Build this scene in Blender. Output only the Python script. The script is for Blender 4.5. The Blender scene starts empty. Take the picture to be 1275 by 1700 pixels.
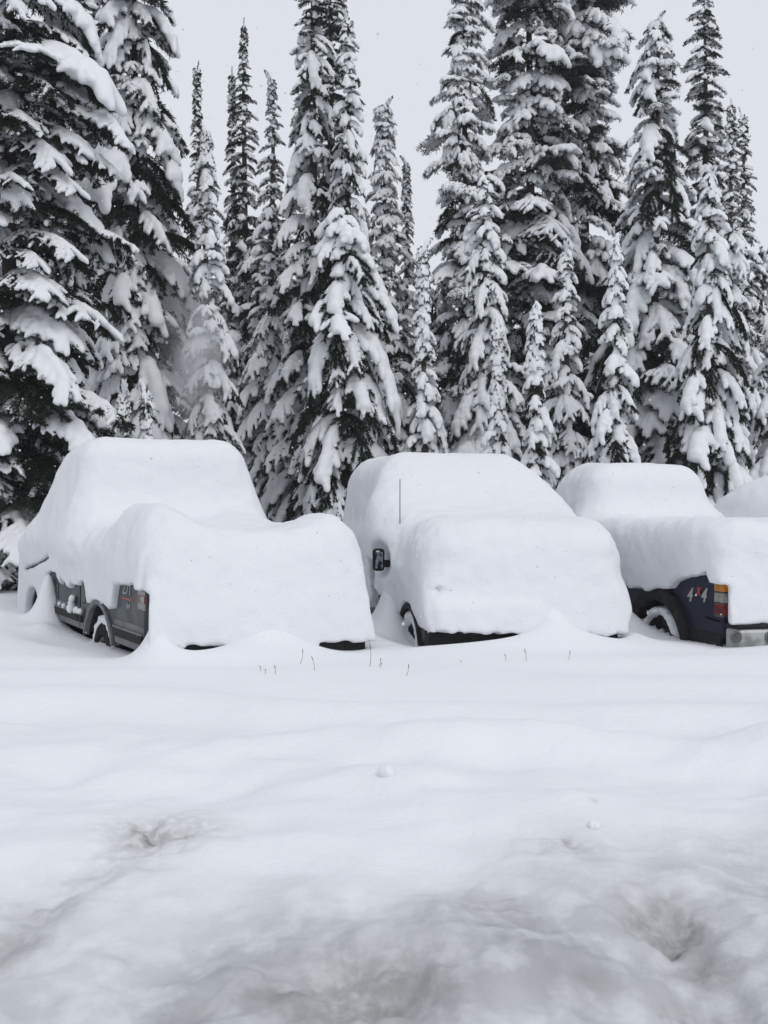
import bpy, bmesh, math, random
import numpy as np
from mathutils import Vector, Matrix

# ------------------------------------------------------------------ camera, sky, sun, exposure
S = bpy.context.scene
COL = S.collection
FPX, HZ, CAMH = 1900.0, 840.0, 1.16          # focal length in photo pixels, horizon row, eye height over the snow
cam_d = bpy.data.cameras.new('camera')
cam_d.sensor_fit = 'VERTICAL'; cam_d.sensor_height = 36.0; cam_d.lens = 36.0*FPX/1700.0
cam_d.clip_start = 0.05; cam_d.clip_end = 2000
cam_d.dof.use_dof = True; cam_d.dof.focus_distance = 11.5; cam_d.dof.aperture_fstop = 4.5
cam = bpy.data.objects.new('camera', cam_d); COL.objects.link(cam)
cam.location = (0, 0, CAMH); cam.rotation_euler = (math.radians(90) - math.atan((850-HZ)/FPX), 0, 0)
S.camera = cam

SUN_EL, SUN_AZ = math.radians(46), math.radians(150)     # azimuth clockwise from +Y: behind the camera, to the right
W = bpy.data.worlds.new('World'); S.world = W; W.use_nodes = True
nt = W.node_tree; nt.nodes.clear()
out = nt.nodes.new('ShaderNodeOutputWorld'); bg = nt.nodes.new('ShaderNodeBackground')
sky = nt.nodes.new('ShaderNodeTexSky'); sky.sky_type = 'NISHITA'; sky.sun_disc = False
sky.sun_elevation = SUN_EL; sky.sun_rotation = SUN_AZ; sky.dust_density = 4
mix = nt.nodes.new('ShaderNodeMix'); mix.data_type = 'RGBA'; mix.inputs['Factor'].default_value = 0.96
mix.inputs['B'].default_value = (7.55, 7.8, 8.35, 1)      # even overcast layer over the clear sky
nt.links.new(sky.outputs[0], mix.inputs['A']); nt.links.new(mix.outputs['Result'], bg.inputs[0])
bg.inputs[1].default_value = 0.1
nt.links.new(bg.outputs[0], out.inputs[0])
sun_d = bpy.data.lights.new('sun', 'SUN'); sun_d.energy = 0.95; sun_d.angle = math.radians(40); sun_d.color = (1, .985, .96)
sun = bpy.data.objects.new('sun', sun_d); COL.objects.link(sun)
sun.rotation_euler = (math.radians(90)-SUN_EL, 0, math.pi - SUN_AZ)
sun.location = (4, -8, 20)
vs = S.view_settings; vs.view_transform = 'Standard'; vs.look = 'None'; vs.gamma = 1; vs.exposure = 0.0
vs.use_curve_mapping = False
S.cycles.use_denoising = True
S.cycles.max_bounces = 8; S.cycles.diffuse_bounces = 5; S.cycles.volume_bounces = 2

# ------------------------------------------------------------------ helpers
def px(x, y, Y):
    """photo pixel + depth -> world point"""
    return Vector(((x-637.5)/FPX*Y, Y, CAMH-(y-HZ)/FPX*Y))
def props(o, label=None, cat=None, group=None, kind=None):
    if label: o['label'] = label
    if cat: o['category'] = cat
    if group: o['group'] = group
    if kind: o['kind'] = kind
    return o
def link(name, me, parent=None, mat=None):
    o = bpy.data.objects.new(name, me); COL.objects.link(o)
    if mat is not None: me.materials.append(mat)
    if parent is not None: o.parent = parent
    return o
def empty(name, loc, rz=0):
    o = bpy.data.objects.new(name, None); COL.objects.link(o); o.location = loc; o.rotation_euler = (0, 0, rz)
    o.empty_display_size = .3
    return o
def np_mesh(name, V, F, smooth=True):
    """V (n,3), F (m,4) or (m,3)"""
    me = bpy.data.meshes.new(name)
    V = np.ascontiguousarray(V, np.float32); F = np.ascontiguousarray(F, np.int32)
    k = F.shape[1]
    me.vertices.add(len(V)); me.vertices.foreach_set('co', V.ravel())
    me.loops.add(F.size); me.loops.foreach_set('vertex_index', F.ravel())
    me.polygons.add(len(F)); me.polygons.foreach_set('loop_start', np.arange(0, F.size, k, dtype=np.int32))
    me.polygons.foreach_set('use_smooth', np.full(len(F), smooth))
    me.update(calc_edges=True); me.validate()
    return me
def bm_mesh(name, bm, smooth=False):
    bmesh.ops.recalc_face_normals(bm, faces=bm.faces)
    me = bpy.data.meshes.new(name); bm.to_mesh(me); bm.free()
    if smooth:
        me.polygons.foreach_set('use_smooth', np.full(len(me.polygons), True))
    return me

# value noise ------------------------------------------------------
_rs = np.random.RandomState(5)
_LAT = _rs.rand(64, 64, 64).astype(np.float32)*2-1
def vnoise(x, y, z):
    xi = np.floor(x).astype(np.int32); yi = np.floor(y).astype(np.int32); zi = np.floor(z).astype(np.int32)
    fx, fy, fz = x-xi, y-yi, z-zi
    fx = fx*fx*(3-2*fx); fy = fy*fy*(3-2*fy); fz = fz*fz*(3-2*fz)
    x0, x1, y0, y1, z0, z1 = xi & 63, (xi+1) & 63, yi & 63, (yi+1) & 63, zi & 63, (zi+1) & 63
    a = _LAT[x0, y0, z0]*(1-fx)+_LAT[x1, y0, z0]*fx; b = _LAT[x0, y1, z0]*(1-fx)+_LAT[x1, y1, z0]*fx
    c = _LAT[x0, y0, z1]*(1-fx)+_LAT[x1, y0, z1]*fx; d = _LAT[x0, y1, z1]*(1-fx)+_LAT[x1, y1, z1]*fx
    return (a*(1-fy)+b*fy)*(1-fz)+(c*(1-fy)+d*fy)*fz
def fbm(x, y, z, o=3):
    s, a = 0, 1.0
    for i in range(o):
        s = s+a*vnoise(x+11.3*i, y+5.7*i, z+3.1*i); x, y, z, a = x*2.03, y*2.03, z*2.03, a*.5
    return s
def smin(a, b, k):
    h = np.clip(.5+.5*(b-a)/k, 0, 1)
    return b*(1-h)+a*h-k*h*(1-h)
def smax(a, b, k): return -smin(-a, -b, k)
def sstep(a, b, x):
    t = np.clip((x-a)/(b-a), 0, 1); return t*t*(3-2*t)

def surface_nets(f, org, h):
    """quads of the zero surface of a sampled field (negative inside)"""
    ins = f < 0
    n = np.array(f.shape)
    c = [(i, j, k) for i in (0, 1) for j in (0, 1) for k in (0, 1)]
    sl = lambda o: tuple(slice(o[a], n[a]-1+o[a]) for a in range(3))
    cnt = sum(ins[sl(o)].astype(np.int8) for o in c)
    act = (cnt > 0) & (cnt < 8)
    idx = np.full(act.shape, -1, np.int32); cells = np.argwhere(act); idx[act] = np.arange(len(cells), dtype=np.int32)
    P = np.zeros((len(cells), 3)); N = np.zeros(len(cells))
    val = {o: f[cells[:, 0]+o[0], cells[:, 1]+o[1], cells[:, 2]+o[2]].astype(np.float64) for o in c}
    for o in c:
        for a in range(3):
            if o[a]: continue
            q = list(o); q[a] = 1; q = tuple(q)
            v0, v1 = val[o], val[q]; m = (v0 < 0) != (v1 < 0)
            t = v0[m]/(v0[m]-v1[m])
            p = np.tile(np.array(o, float), (m.sum(), 1)); p[:, a] = t
            P[m] += p; N[m] += 1
    V = (cells+P/N[:, None])*h+np.array(org)
    F = []
    for a in range(3):
        b, d = (a+1) % 3, (a+2) % 3
        s0 = [slice(1, n[i]-1) for i in range(3)]; s1 = list(s0)
        s0[a] = slice(0, n[a]-1); s1[a] = slice(1, n[a])
        A, B = ins[tuple(s0)], ins[tuple(s1)]
        for flip, mk in ((0, A & ~B), (1, ~A & B)):
            e = np.argwhere(mk); e[:, b] += 1; e[:, d] += 1
            def cell(db, dd):
                g = e.copy(); g[:, b] -= db; g[:, d] -= dd
                return idx[g[:, 0], g[:, 1], g[:, 2]]
            q = np.stack([cell(1, 1), cell(0, 1), cell(0, 0), cell(1, 0)], 1)
            F.append(q[:, ::-1] if flip else q)
    F = np.concatenate(F); F = F[(F >= 0).all(1)]
    return V, F
def relax(V, F, n=1, lam=.5):
    for _ in range(n):
        acc = np.zeros_like(V); cnt = np.zeros(len(V))
        for a, b in ((0, 1), (1, 2), (2, 3), (3, 0)):
            np.add.at(acc, F[:, a], V[F[:, b]]); np.add.at(acc, F[:, b], V[F[:, a]])
            np.add.at(cnt, F[:, a], 1); np.add.at(cnt, F[:, b], 1)
        V = V*(1-lam)+lam*acc/np.maximum(cnt, 1)[:, None]
    return V

# ------------------------------------------------------------------ materials
def mat(name, col, rough=.6, metal=0, spec=.5, noise=None, bump=None, coat=0):
    """noise=(scale, other colour, lo, hi); bump=list of (scale, strength, distance)"""
    m = bpy.data.materials.new(name); m.use_nodes = True
    n = m.node_tree.nodes; l = m.node_tree.links; p = n['Principled BSDF']
    p.inputs['Base Color'].default_value = (*col, 1); p.inputs['Roughness'].default_value = rough
    p.inputs['Metallic'].default_value = metal; p.inputs['Specular IOR Level'].default_value = spec
    p.inputs['Coat Weight'].default_value = coat
    tc = n.new('ShaderNodeTexCoord')
    if noise:
        t = n.new('ShaderNodeTexNoise'); t.inputs['Scale'].default_value = noise[0]; t.inputs['Detail'].default_value = 5
        r = n.new('ShaderNodeMapRange'); r.inputs[1].default_value = noise[2]; r.inputs[2].default_value = noise[3]
        x = n.new('ShaderNodeMix'); x.data_type = 'RGBA'; x.inputs['A'].default_value = (*col, 1); x.inputs['B'].default_value = (*noise[1], 1)
        l.new(tc.outputs['Object'], t.inputs['Vector']); l.new(t.outputs[0], r.inputs[0]); l.new(r.outputs[0], x.inputs['Factor'])
        l.new(x.outputs['Result'], p.inputs['Base Color'])
    prev = None
    for sc, st, di in (bump or []):
        t = n.new('ShaderNodeTexNoise'); t.inputs['Scale'].default_value = sc; t.inputs['Detail'].default_value = 4
        b = n.new('ShaderNodeBump'); b.inputs['Strength'].default_value = st; b.inputs['Distance'].default_value = di
        l.new(tc.outputs['Object'], t.inputs['Vector']); l.new(t.outputs[0], b.inputs['Height'])
        if prev: l.new(prev.outputs[0], b.inputs['Normal'])
        prev = b
    if prev: l.new(prev.outputs[0], p.inputs['Normal'])
    return m
M = {}
M['car_snow'] = mat('car_snow', (.745, .76, .785), .75, spec=.15, bump=[(9, .35, .03), (48, .5, .010)])
M['tree_snow'] = mat('tree_snow', (.75, .765, .785), .75, spec=.2, bump=[(14, .3, .03), (60, .3, .01)])
M['needles'] = mat('needles', (.012, .020, .013), .7, spec=.12, noise=(3.0, (.035, .045, .034), .4, .75))
M['pine_needles'] = mat('pine_needles', (.018, .024, .018), .7, spec=.12, noise=(3.0, (.045, .05, .043), .4, .75))
M['bark'] = mat('bark', (.045, .036, .03), .9, noise=(6, (.12, .105, .095), .45, .7), bump=[(20, .8, .02)])
M['grey_paint'] = mat('grey_paint', (.050, .060, .064), .42, .05, spec=.25, noise=(3.2, (.014, .020, .026), .47, .6))  # darker noise patches paint wet reflections into the grey
M['silver_trim'] = mat('silver_trim', (.16, .17, .175), .5, .1, spec=.25, noise=(8, (.09, .095, .10), .4, .7))
M['navy_paint'] = mat('navy_paint', (.006, .009, .026), .4, 0, spec=.25, noise=(3, (.010, .014, .036), .4, .7))
M['brown_paint'] = mat('brown_paint', (.06, .048, .047), .45, 0, spec=.25, noise=(4, (.04, .03, .03), .4, .7))
M['white_paint'] = mat('white_paint', (.5, .5, .5), .4, coat=.4)
M['plastic'] = mat('black_plastic', (.010, .011, .011), .7, spec=.2, noise=(9, (.03, .032, .03), .5, .75))
M['rubber'] = mat('rubber', (.010, .010, .010), .9, spec=.15, noise=(10, (.05, .05, .05), .55, .8), bump=[(40, .5, .01)])
M['under'] = mat('underbody', (.004, .004, .004), .95, spec=.1)
M['glass'] = mat('dark_glass', (.01, .012, .014), .08, spec=.6)
M['mirror'] = mat('mirror_glass', (.30, .32, .34), .15, 1, noise=(22, (.03, .03, .035), .5, .56))
M['chrome'] = mat('dull_chrome', (.42, .44, .44), .45, .4, noise=(7, (.22, .23, .22), .45, .65))
M['rim'] = mat('wheel_rim', (.14, .14, .14), .5, .6, noise=(9, (.06, .06, .06), .4, .7))
M['red_lens'] = mat('red_lens', (.17, .008, .012), .3, spec=.3, noise=(12, (.07, .004, .006), .4, .7))
M['dark_lens'] = mat('dark_lens', (.02, .006, .006), .2, coat=.5)
M['amber_lens'] = mat('amber_lens', (.50, .18, .010), .3, spec=.3, noise=(14, (.35, .12, .01), .45, .7))
M['clear_lens'] = mat('clear_lens', (.26, .27, .24), .3, spec=.3, noise=(20, (.15, .15, .13), .45, .65))
M['decal_grey'] = mat('decal_grey', (.34, .35, .34), .5)
M['decal_red'] = mat('decal_red', (.36, .045, .03), .5)
M['straw'] = mat('straw', (.17, .12, .075), .8, noise=(30, (.09, .065, .045), .4, .6))

def ground_material():
    m = bpy.data.materials.new('ground_snow'); m.use_nodes = True
    n = m.node_tree.nodes; l = m.node_tree.links; p = n['Principled BSDF']
    p.inputs['Roughness'].default_value = .75; p.inputs['Specular IOR Level'].default_value = .2
    a = n.new('ShaderNodeAttribute'); a.attribute_name = 'dirt'
    a2 = n.new('ShaderNodeAttribute'); a2.attribute_name = 'slush'
    tc = n.new('ShaderNodeTexCoord')
    def nz(sc, d=5, r=.6):
        t = n.new('ShaderNodeTexNoise'); t.inputs['Scale'].default_value = sc; t.inputs['Detail'].default_value = d; t.inputs['Roughness'].default_value = r
        l.new(tc.outputs['Object'], t.inputs['Vector']); return t
    def math_(op, x, y):
        q = n.new('ShaderNodeMath'); q.operation = op; q.use_clamp = True
        for i, v in enumerate((x, y)):
            if isinstance(v, (int, float)): q.inputs[i].default_value = v
            else: l.new(v, q.inputs[i])
        return q.outputs[0]
    def rng(x, lo, hi):
        r = n.new('ShaderNodeMapRange'); l.new(x, r.inputs[0]); r.inputs[1].default_value = lo; r.inputs[2].default_value = hi; return r.outputs[0]
    n1 = rng(nz(7).outputs[0], .38, .66)
    n2 = rng(nz(26).outputs[0], .35, .7)
    def mixc(f, A, B):
        x = n.new('ShaderNodeMix'); x.data_type = 'RGBA'; l.new(f, x.inputs['Factor'])
        for s, v in (('A', A), ('B', B)):
            if isinstance(v, tuple): x.inputs[s].default_value = (*v, 1)
            else: l.new(v, x.inputs[s])
        return x.outputs['Result']
    slush = math_('MULTIPLY', a2.outputs['Fac'], math_('ADD', math_('MULTIPLY', n1, .7), .58))
    c = mixc(slush, (.765, .78, .805), (.36, .37, .385))
    dirt = math_('MULTIPLY', a.outputs['Fac'], math_('ADD', math_('MULTIPLY', n2, .9), .4))
    c = mixc(dirt, c, (.18, .172, .158))
    l.new(c, p.inputs['Base Color'])
    prev = None
    for sc, st, di in ((3.5, .25, .05), (20, .4, .016), (65, .55, .006)):
        b = n.new('ShaderNodeBump'); b.inputs['Strength'].default_value = st; b.inputs['Distance'].default_value = di
        l.new(nz(sc, 4, .55).outputs[0], b.inputs['Height'])
        if prev: l.new(prev.outputs[0], b.inputs['Normal'])
        prev = b
    l.new(prev.outputs[0], p.inputs['Normal'])
    return m

# ------------------------------------------------------------------ where the vehicles stand
ROAD = -0.60                                   # the buried ground; the snow surface is z = 0
class Frame:
    """vehicle frame: x right, y away from the viewer's end, z up from the buried road"""
    def __init__(s, cx, cy, deg, w):
        s.t = math.radians(deg); s.w = w
        s.r = Vector((math.cos(s.t), math.sin(s.t), 0)); s.f = Vector((-math.sin(s.t), math.cos(s.t), 0))
        s.o = Vector((cx, cy, ROAD))+s.r*w/2
    def side(s, x, y, u):
        """photo pixel -> (v, w) on the plane u = const"""
        d = Vector(((x-637.5)/FPX, 1, -(y-HZ)/FPX)); c = Vector((0, 0, CAMH))
        k = (u-(c-s.o).dot(s.r))/d.dot(s.r); p = c+d*k-s.o
        return p.dot(s.f), p.z
    def back(s, x, y, v):
        """photo pixel -> (u, w) on the plane v = const"""
        d = Vector(((x-637.5)/FPX, 1, -(y-HZ)/FPX)); c = Vector((0, 0, CAMH))
        k = (v-(c-s.o).dot(s.f))/d.dot(s.f); p = c+d*k-s.o
        return p.dot(s.r), p.z
    def world(s, u, v, w): return s.o+s.r*u+s.f*v+Vector((0, 0, w))
T1 = Frame(-1.88, 9.0, 28, 1.84)
T2 = Frame(.360, 9.785, 11, 1.68)
T3 = Frame(2.90, 9.80, 14, 1.70)
T4 = Frame(5.50, 10.2, 25, 1.75)
LEN = {T1: 5.05, T2: 4.4, T3: 5.3, T4: 5.0}

# ------------------------------------------------------------------ the snowy ground
def graded(lo, hi, dlo, dhi, step, grow=1.12):
    a = list(np.arange(dlo, dhi, step)); s, x = step, dhi
    while x < hi: a.append(x); s *= grow; x += s
    a.append(hi); s, x, b = step, dlo-step, []
    while x > lo: b.append(x); s *= grow; x -= s
    b.append(lo)
    return np.array(b[::-1]+a)
# dirt showing through in the churned foreground: photo x, y, half-width, half-height, strength, pit depth
PITS = []
for a_, b_, c_, d_, e_, f_ in ((245, 1420, 30, 16, .95, .035), (262, 1424, 85, 34, .60, .05), (170, 1490, 90, 26, .30, .03), (75, 1535, 60, 24, .38, .03), (10, 1585, 80, 30, .38, .03),
                               (600, 1665, 150, 60, .62, .05), (470, 1640, 80, 30, .30, .02), (800, 1550, 80, 30, .36, .03), (720, 1580, 60, 26, .30, .02), (935, 1443, 22, 12, .65, .035), (930, 1455, 90, 40, .22, .02),
                               (1110, 1545, 75, 42, .60, .045), (1112, 1572, 24, 16, .95, .03), (1175, 1612, 40, 22, .50, .03), (1120, 1680, 50, 40, .55, .03), (1230, 1445, 60, 22, .20, .015), (985, 1384, 14, 5, .35, .0), (330, 1690, 80, 25, .3, .02), (950, 1650, 80, 25, .25, .02)):
    Yp = (CAMH+.07)*FPX/(b_-HZ); PITS.append(((a_-637.5)/FPX*Yp, Yp, c_/FPX*Yp, d_*Yp*Yp/(FPX*CAMH), e_, f_))
DRIFT = []      # (photo x, photo y of the foot, depth, sx, sy, height) gathered below
def ground_height(x, y):
    z = (.030*fbm(x*.55, y*.55+3, x*0+.5, 3)+.035*vnoise(x*.35, y*1.1, x*0+7.7))*(1-.8*np.exp(-((y-9.3)/1.0)**2))
    far = sstep(5.0, 8.5, y)*(1-sstep(9, 30, y))
    # ripples left by the wind and old tracks, running across the view
    z = z+(1-sstep(8.2, 9.5, y))*sstep(2.5, 4, y)*(.055*np.sin(y*5.2+1.8*vnoise(x*.6, y*.4, x*0+2.2)*2)*(.5+.5*vnoise(x*.5, y*.9, x*0+1.1)))
    z = z+(1-sstep(5.5, 7, y))*.06*fbm(x*1.5, y*1.7, x*0+4.4, 3)
    # the churned edge of the ploughed road in the foreground
    edge = 4.05+.35*vnoise(x*.7, x*0, x*0+9.1)
    near = 1-sstep(edge-1.0, edge+.1, y)
    z = z-near*.05+near*(.055*fbm(x*2.2, y*1.6, x*0+1.7, 4)+.016*fbm(x*8, y*8, x*0+2.7, 3)+.005*fbm(x*26, y*26, x*0+6.1, 2))
    for hx, hy, rx, ry, st, d in PITS:
        g = np.exp(-((x-hx)/rx)**2-((y-hy)/ry)**2); z = z-.8*d*g*(1+.9*fbm(x*14, y*14, x*0+.2, 3))
    # small swell in front of the parked row, rising gently under the trees
    z = z+-.02*np.exp(-((y-9.2)/.9)**2)+.22*sstep(12, 22, y)+.004*np.maximum(y-22, 0)
    for fr in (T1, T2, T3, T4):
        u = (x-fr.o.x)*fr.r.x+(y-fr.o.y)*fr.r.y; v = (x-fr.o.x)*fr.f.x+(y-fr.o.y)*fr.f.y
        L = LEN[fr]
        d = np.minimum(fr.w/2-.02-np.abs(u), np.minimum(v-.02, L-.05-v))       # inside the footprint
        z = z-.5*sstep(-.03, .28, d)
        z = z-.05*np.exp(-(np.maximum(-d, 0)/.35)**2)*(d < 0)                   # scoured round the body
    for wx, wy, sx, sy, h, rot, pw in DRIFT:
        c, s = math.cos(rot), math.sin(rot)
        a = ((x-wx)*c+(y-wy)*s)/sx; b = (-(x-wx)*s+(y-wy)*c)/sy
        r = np.sqrt(a*a+b*b)
        z = z+h*np.exp(-r**pw)
    return z
def drift(fr, u, v, su, sv, h, pw=1.7):
    p = fr.world(u, v, 0); DRIFT.append((p.x, p.y, su, sv, h, fr.t, pw))
# tailgate snow of the first truck reaches the ground between the bare pieces of bumper
drift(T1, -.88, -.14, .11, .20, .34, 1.2); drift(T1, .05, -.14, .30, .20, .34, 1.3); drift(T1, .05, -.42, .5, .30, .03); drift(T1, .68, -.40, .40, .35, -.045); drift(T1, -.5, -.40, .35, .3, .035); drift(T1, 1.2, .15, .22, .5, .10)
drift(T1, -.97, 3.36, .13, .18, .52); drift(T1, -1.4, 3.7, .4, .4, .06); drift(T1, -1.18, 2.2, .35, 1.0, -.13); drift(T1, -1.12, 2.85, .16, .2, .10); drift(T1, -1.9, 3.6, .8, .9, .04)
drift(T1, -1.15, 4.5, .3, .5, -.10)
# around the second
drift(T2, -.92, 1.15, .13, .24, .52); drift(T2, -1.2, 1.5, .3, .8, .06); drift(T2, .22, -.06, .16, .22, .50, 1.25); drift(T2, .22, -.45, .36, .30, .03); drift(T2, -1.05, .5, .25, .4, -.06)
drift(T2, 1.0, -.1, .12, .25, .08); drift(T2, .0, -.40, 1.0, .35, .085)
# around the third
drift(T3, -1.08, 1.65, .20, .50, .26); drift(T3, -1.1, .75, .3, .45, -.03); drift(T3, .30, -.38, .75, .3, .10)
drift(T3, -1.5, 3, .4, 1, .1)

def build_ground():
    xs = np.concatenate([graded(-260, -1.6, -5.0, -1.6, .034)[:-1], np.arange(-1.6, 1.6, .018), graded(1.6, 260, 1.6, 5.0, .034)[1:]]); ys = np.concatenate([graded(-40, 4.8, 2.2, 4.8, .017)[:-1], graded(4.8, 420, 4.8, 12.5, .032)[1:]])
    X, Y = np.meshgrid(xs, ys, indexing='ij')
    Z = ground_height(X.ravel(), Y.ravel())
    V = np.stack([X.ravel(), Y.ravel(), Z], 1)
    nx, ny = len(xs), len(ys); i = np.arange(nx-1)[:, None]*ny+np.arange(ny-1)[None, :]
    i = i.ravel(); F = np.stack([i, i+ny, i+ny+1, i+1], 1)
    me = np_mesh('snow_ground', V, F)
    x, y = V[:, 0], V[:, 1]
    edge = 4.25+.5*vnoise(x*.9, x*0, x*0+9.1)
    sl = (1-sstep(edge-1.3, edge, y))*(.55+.6*np.clip(.5+.8*fbm(x*2.6, y*1.6, x*0+3.3, 4), 0, 1))
    dirt = np.zeros_like(x)
    wx = x+.05*fbm(x*7, y*7, x*0+1, 3); wy = y+.05*fbm(x*7, y*7, x*0+5, 3)
    for hx, hy, rx, ry, a, d in PITS:
        dirt = np.maximum(dirt, a*np.exp(-((wx-hx)/rx)**2-((wy-hy)/ry)**2))
    for nm, arr in (('slush', sl), ('dirt', dirt)):
        at = me.attributes.new(nm, 'FLOAT', 'POINT'); at.data.foreach_set('value', np.clip(arr, 0, 1).astype(np.float32))
    o = link('snow_ground', me, None, ground_material())
    props(o, 'deep undisturbed white snow covering the whole parking ground', kind='structure')
build_ground()

# ------------------------------------------------------------------ vehicle pieces
def bevel(o, w=.02, seg=2):
    b = o.modifiers.new('bevel', 'BEVEL'); b.width = w; b.segments = seg; b.limit_method = 'ANGLE'; b.angle_limit = math.radians(35)
    return o
def box(name, x0, x1, y0, y1, z0, z1, m, parent, bv=.01):
    bm = bmesh.new(); bmesh.ops.create_cube(bm, size=1)
    for v in bm.verts: v.co = ((x0+x1)/2+v.co.x*(x1-x0), (y0+y1)/2+v.co.y*(y1-y0), (z0+z1)/2+v.co.z*(z1-z0))
    o = link(name, bm_mesh(name, bm), parent, M[m])
    if bv: bevel(o, bv)
    return o
def prism(name, pts, u0, u1, m, parent, bv=0, axis='x'):
    """polygon (a, b) pulled from u0 to u1 along x (axis x: a = y, b = z) or along y (a = x, b = z)"""
    bm = bmesh.new(); mk = (lambda u, a, b: (u, a, b)) if axis == 'x' else (lambda u, a, b: (a, u, b))
    A = [bm.verts.new(mk(u0, a, b)) for a, b in pts]; B = [bm.verts.new(mk(u1, a, b)) for a, b in pts]
    bm.faces.new(A); bm.faces.new(B[::-1]); n = len(pts)
    for i in range(n): bm.faces.new((A[i], B[i], B[(i+1) % n], A[(i+1) % n]))
    o = link(name, bm_mesh(name, bm), parent, M[m])
    if bv: bevel(o, bv)
    return o
def arc(cy, cz, r, a0, a1, n): return [(cy+r*math.cos(math.radians(a0+(a1-a0)*i/n)), cz+r*math.sin(math.radians(a0+(a1-a0)*i/n))) for i in range(n+1)]
def lathe_x(name, prof, loc, m, parent, n=36, smooth=True):
    """profile (x, r) turned about the local x axis"""
    V, F = [], []
    for x, r in prof:
        for k in range(n): a = 2*math.pi*k/n; V.append((x, r*math.cos(a), r*math.sin(a)))
    for i in range(len(prof)-1):
        for k in range(n): F.append((i*n+k, i*n+(k+1) % n, (i+1)*n+(k+1) % n, (i+1)*n+k))
    me = np_mesh(name, np.array(V), np.array(F), smooth); o = link(name, me, parent, M[m]); o.location = loc
    return o
def wheel(parent, u, v, side, r=.36, wd=.24):
    s = side
    o = lathe_x('wheel', [(-.5*wd*s, r*.60), (-.5*wd*s, r*.93), (-.40*wd*s, r), (.40*wd*s, r), (.5*wd*s, r*.93), (.52*wd*s, r*.66), (.40*wd*s, r*.62), (-.5*wd*s, r*.60)], (u, v, r), 'rubber', parent)
    lathe_x('rim', [(.40*wd*s, r*.63), (.46*wd*s, r*.60), (.30*wd*s, r*.52), (.22*wd*s, r*.30), (.30*wd*s, r*.22), (.34*wd*s, r*.12), (.34*wd*s, .001)], (0, 0, 0), 'rim', o, 28)
    # tread blocks
    bm = bmesh.new()
    for k in range(30):
        a = 2*math.pi*k/30
        mtx = Matrix.Rotation(a, 4, 'X') @ Matrix.Translation((0, 0, r)) @ Matrix.Rotation(.35, 4, 'Z') @ Matrix.Diagonal((wd*.8, .035, .022, 1))
        bmesh.ops.create_cube(bm, size=1, matrix=mtx)
    link('tread', bm_mesh('tread', bm), o, M['rubber'])
    return o
def body_profile(L, sill, wheels, r, top):
    """closed side outline: sill with round wheel openings, then the top line back to the start"""
    pts = [(0, sill+.06)]
    for wv, wr in sorted(wheels):
        h = max(sill-.36, 0); a = math.degrees(math.asin(min(.95, h/wr)))
        pts += [(wv+wr*math.cos(math.radians(180-a))*1, sill)] if False else []
        pts += arc(wv, .36, wr, 180-a, a, 14)
    pts += [(L, sill+.06)]
    return pts+top
def text(name, s, size, m, parent, loc, rot, depth=.002, shear=0, offset=0):
    c = bpy.data.curves.new(name, 'FONT'); c.body = s; c.size = size; c.extrude = depth; c.align_x = 'CENTER'; c.align_y = 'CENTER'; c.shear = shear; c.offset = offset
    t = bpy.data.objects.new(name, c); COL.objects.link(t)
    me = bpy.data.meshes.new_from_object(t.evaluated_get(bpy.context.evaluated_depsgraph_get()))
    bpy.data.objects.remove(t); bpy.data.curves.remove(c)
    me.materials.clear(); o = link(name, me, parent, M[m]); o.location = loc; o.rotation_euler = rot
    return o
def cab(parent, W_, v0, v1, w0, w1, paint, lean_r=.15, lean_f=.65, tum=.16):
    """greenhouse: tapered block with pillars standing proud of dark glass"""
    hb, ht = W_/2-.02, W_/2-tum
    B = [(-hb, v0), (hb, v0), (hb, v1), (-hb, v1)]; Tt = [(-ht, v0+lean_r), (ht, v0+lean_r), (ht, v1-lean_f), (-ht, v1-lean_f)]
    bm = bmesh.new(); b = [bm.verts.new((x, y, w0)) for x, y in B]; t = [bm.verts.new((x, y, w1)) for x, y in Tt]
    bm.faces.new(b[::-1]); bm.faces.new(t)
    fs = [bm.faces.new((b[i], b[(i+1) % 4], t[(i+1) % 4], t[i])) for i in range(4)]
    o = bevel(link('cab', bm_mesh('cab', bm), parent, M[paint]), .05, 3)
    for i, nm in enumerate(('rear_window', 'side_window', 'windscreen', 'side_window')):
        q = [Vector((*B[i], w0)), Vector((*B[(i+1) % 4], w0)), Vector((*Tt[(i+1) % 4], w1)), Vector((*Tt[i], w1))]
        c = sum(q, Vector())/4; nn = (q[1]-q[0]).cross(q[3]-q[0]).normalized()
        if nn.dot(c-Vector((0, (v0+v1)/2, (w0+w1)/2))) < 0: nn = -nn
        bm = bmesh.new(); a = [bm.verts.new(c+(p-c)*.86+nn*.006) for p in q]; d = [bm.verts.new(c+(p-c)*.86-nn*.02) for p in q]
        bm.faces.new(a); bm.faces.new(d[::-1])
        for k in range(4): bm.faces.new((a[k], d[k], d[(k+1) % 4], a[(k+1) % 4]))
        link(nm, bm_mesh(nm, bm), o, M['glass'])
    return o

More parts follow.
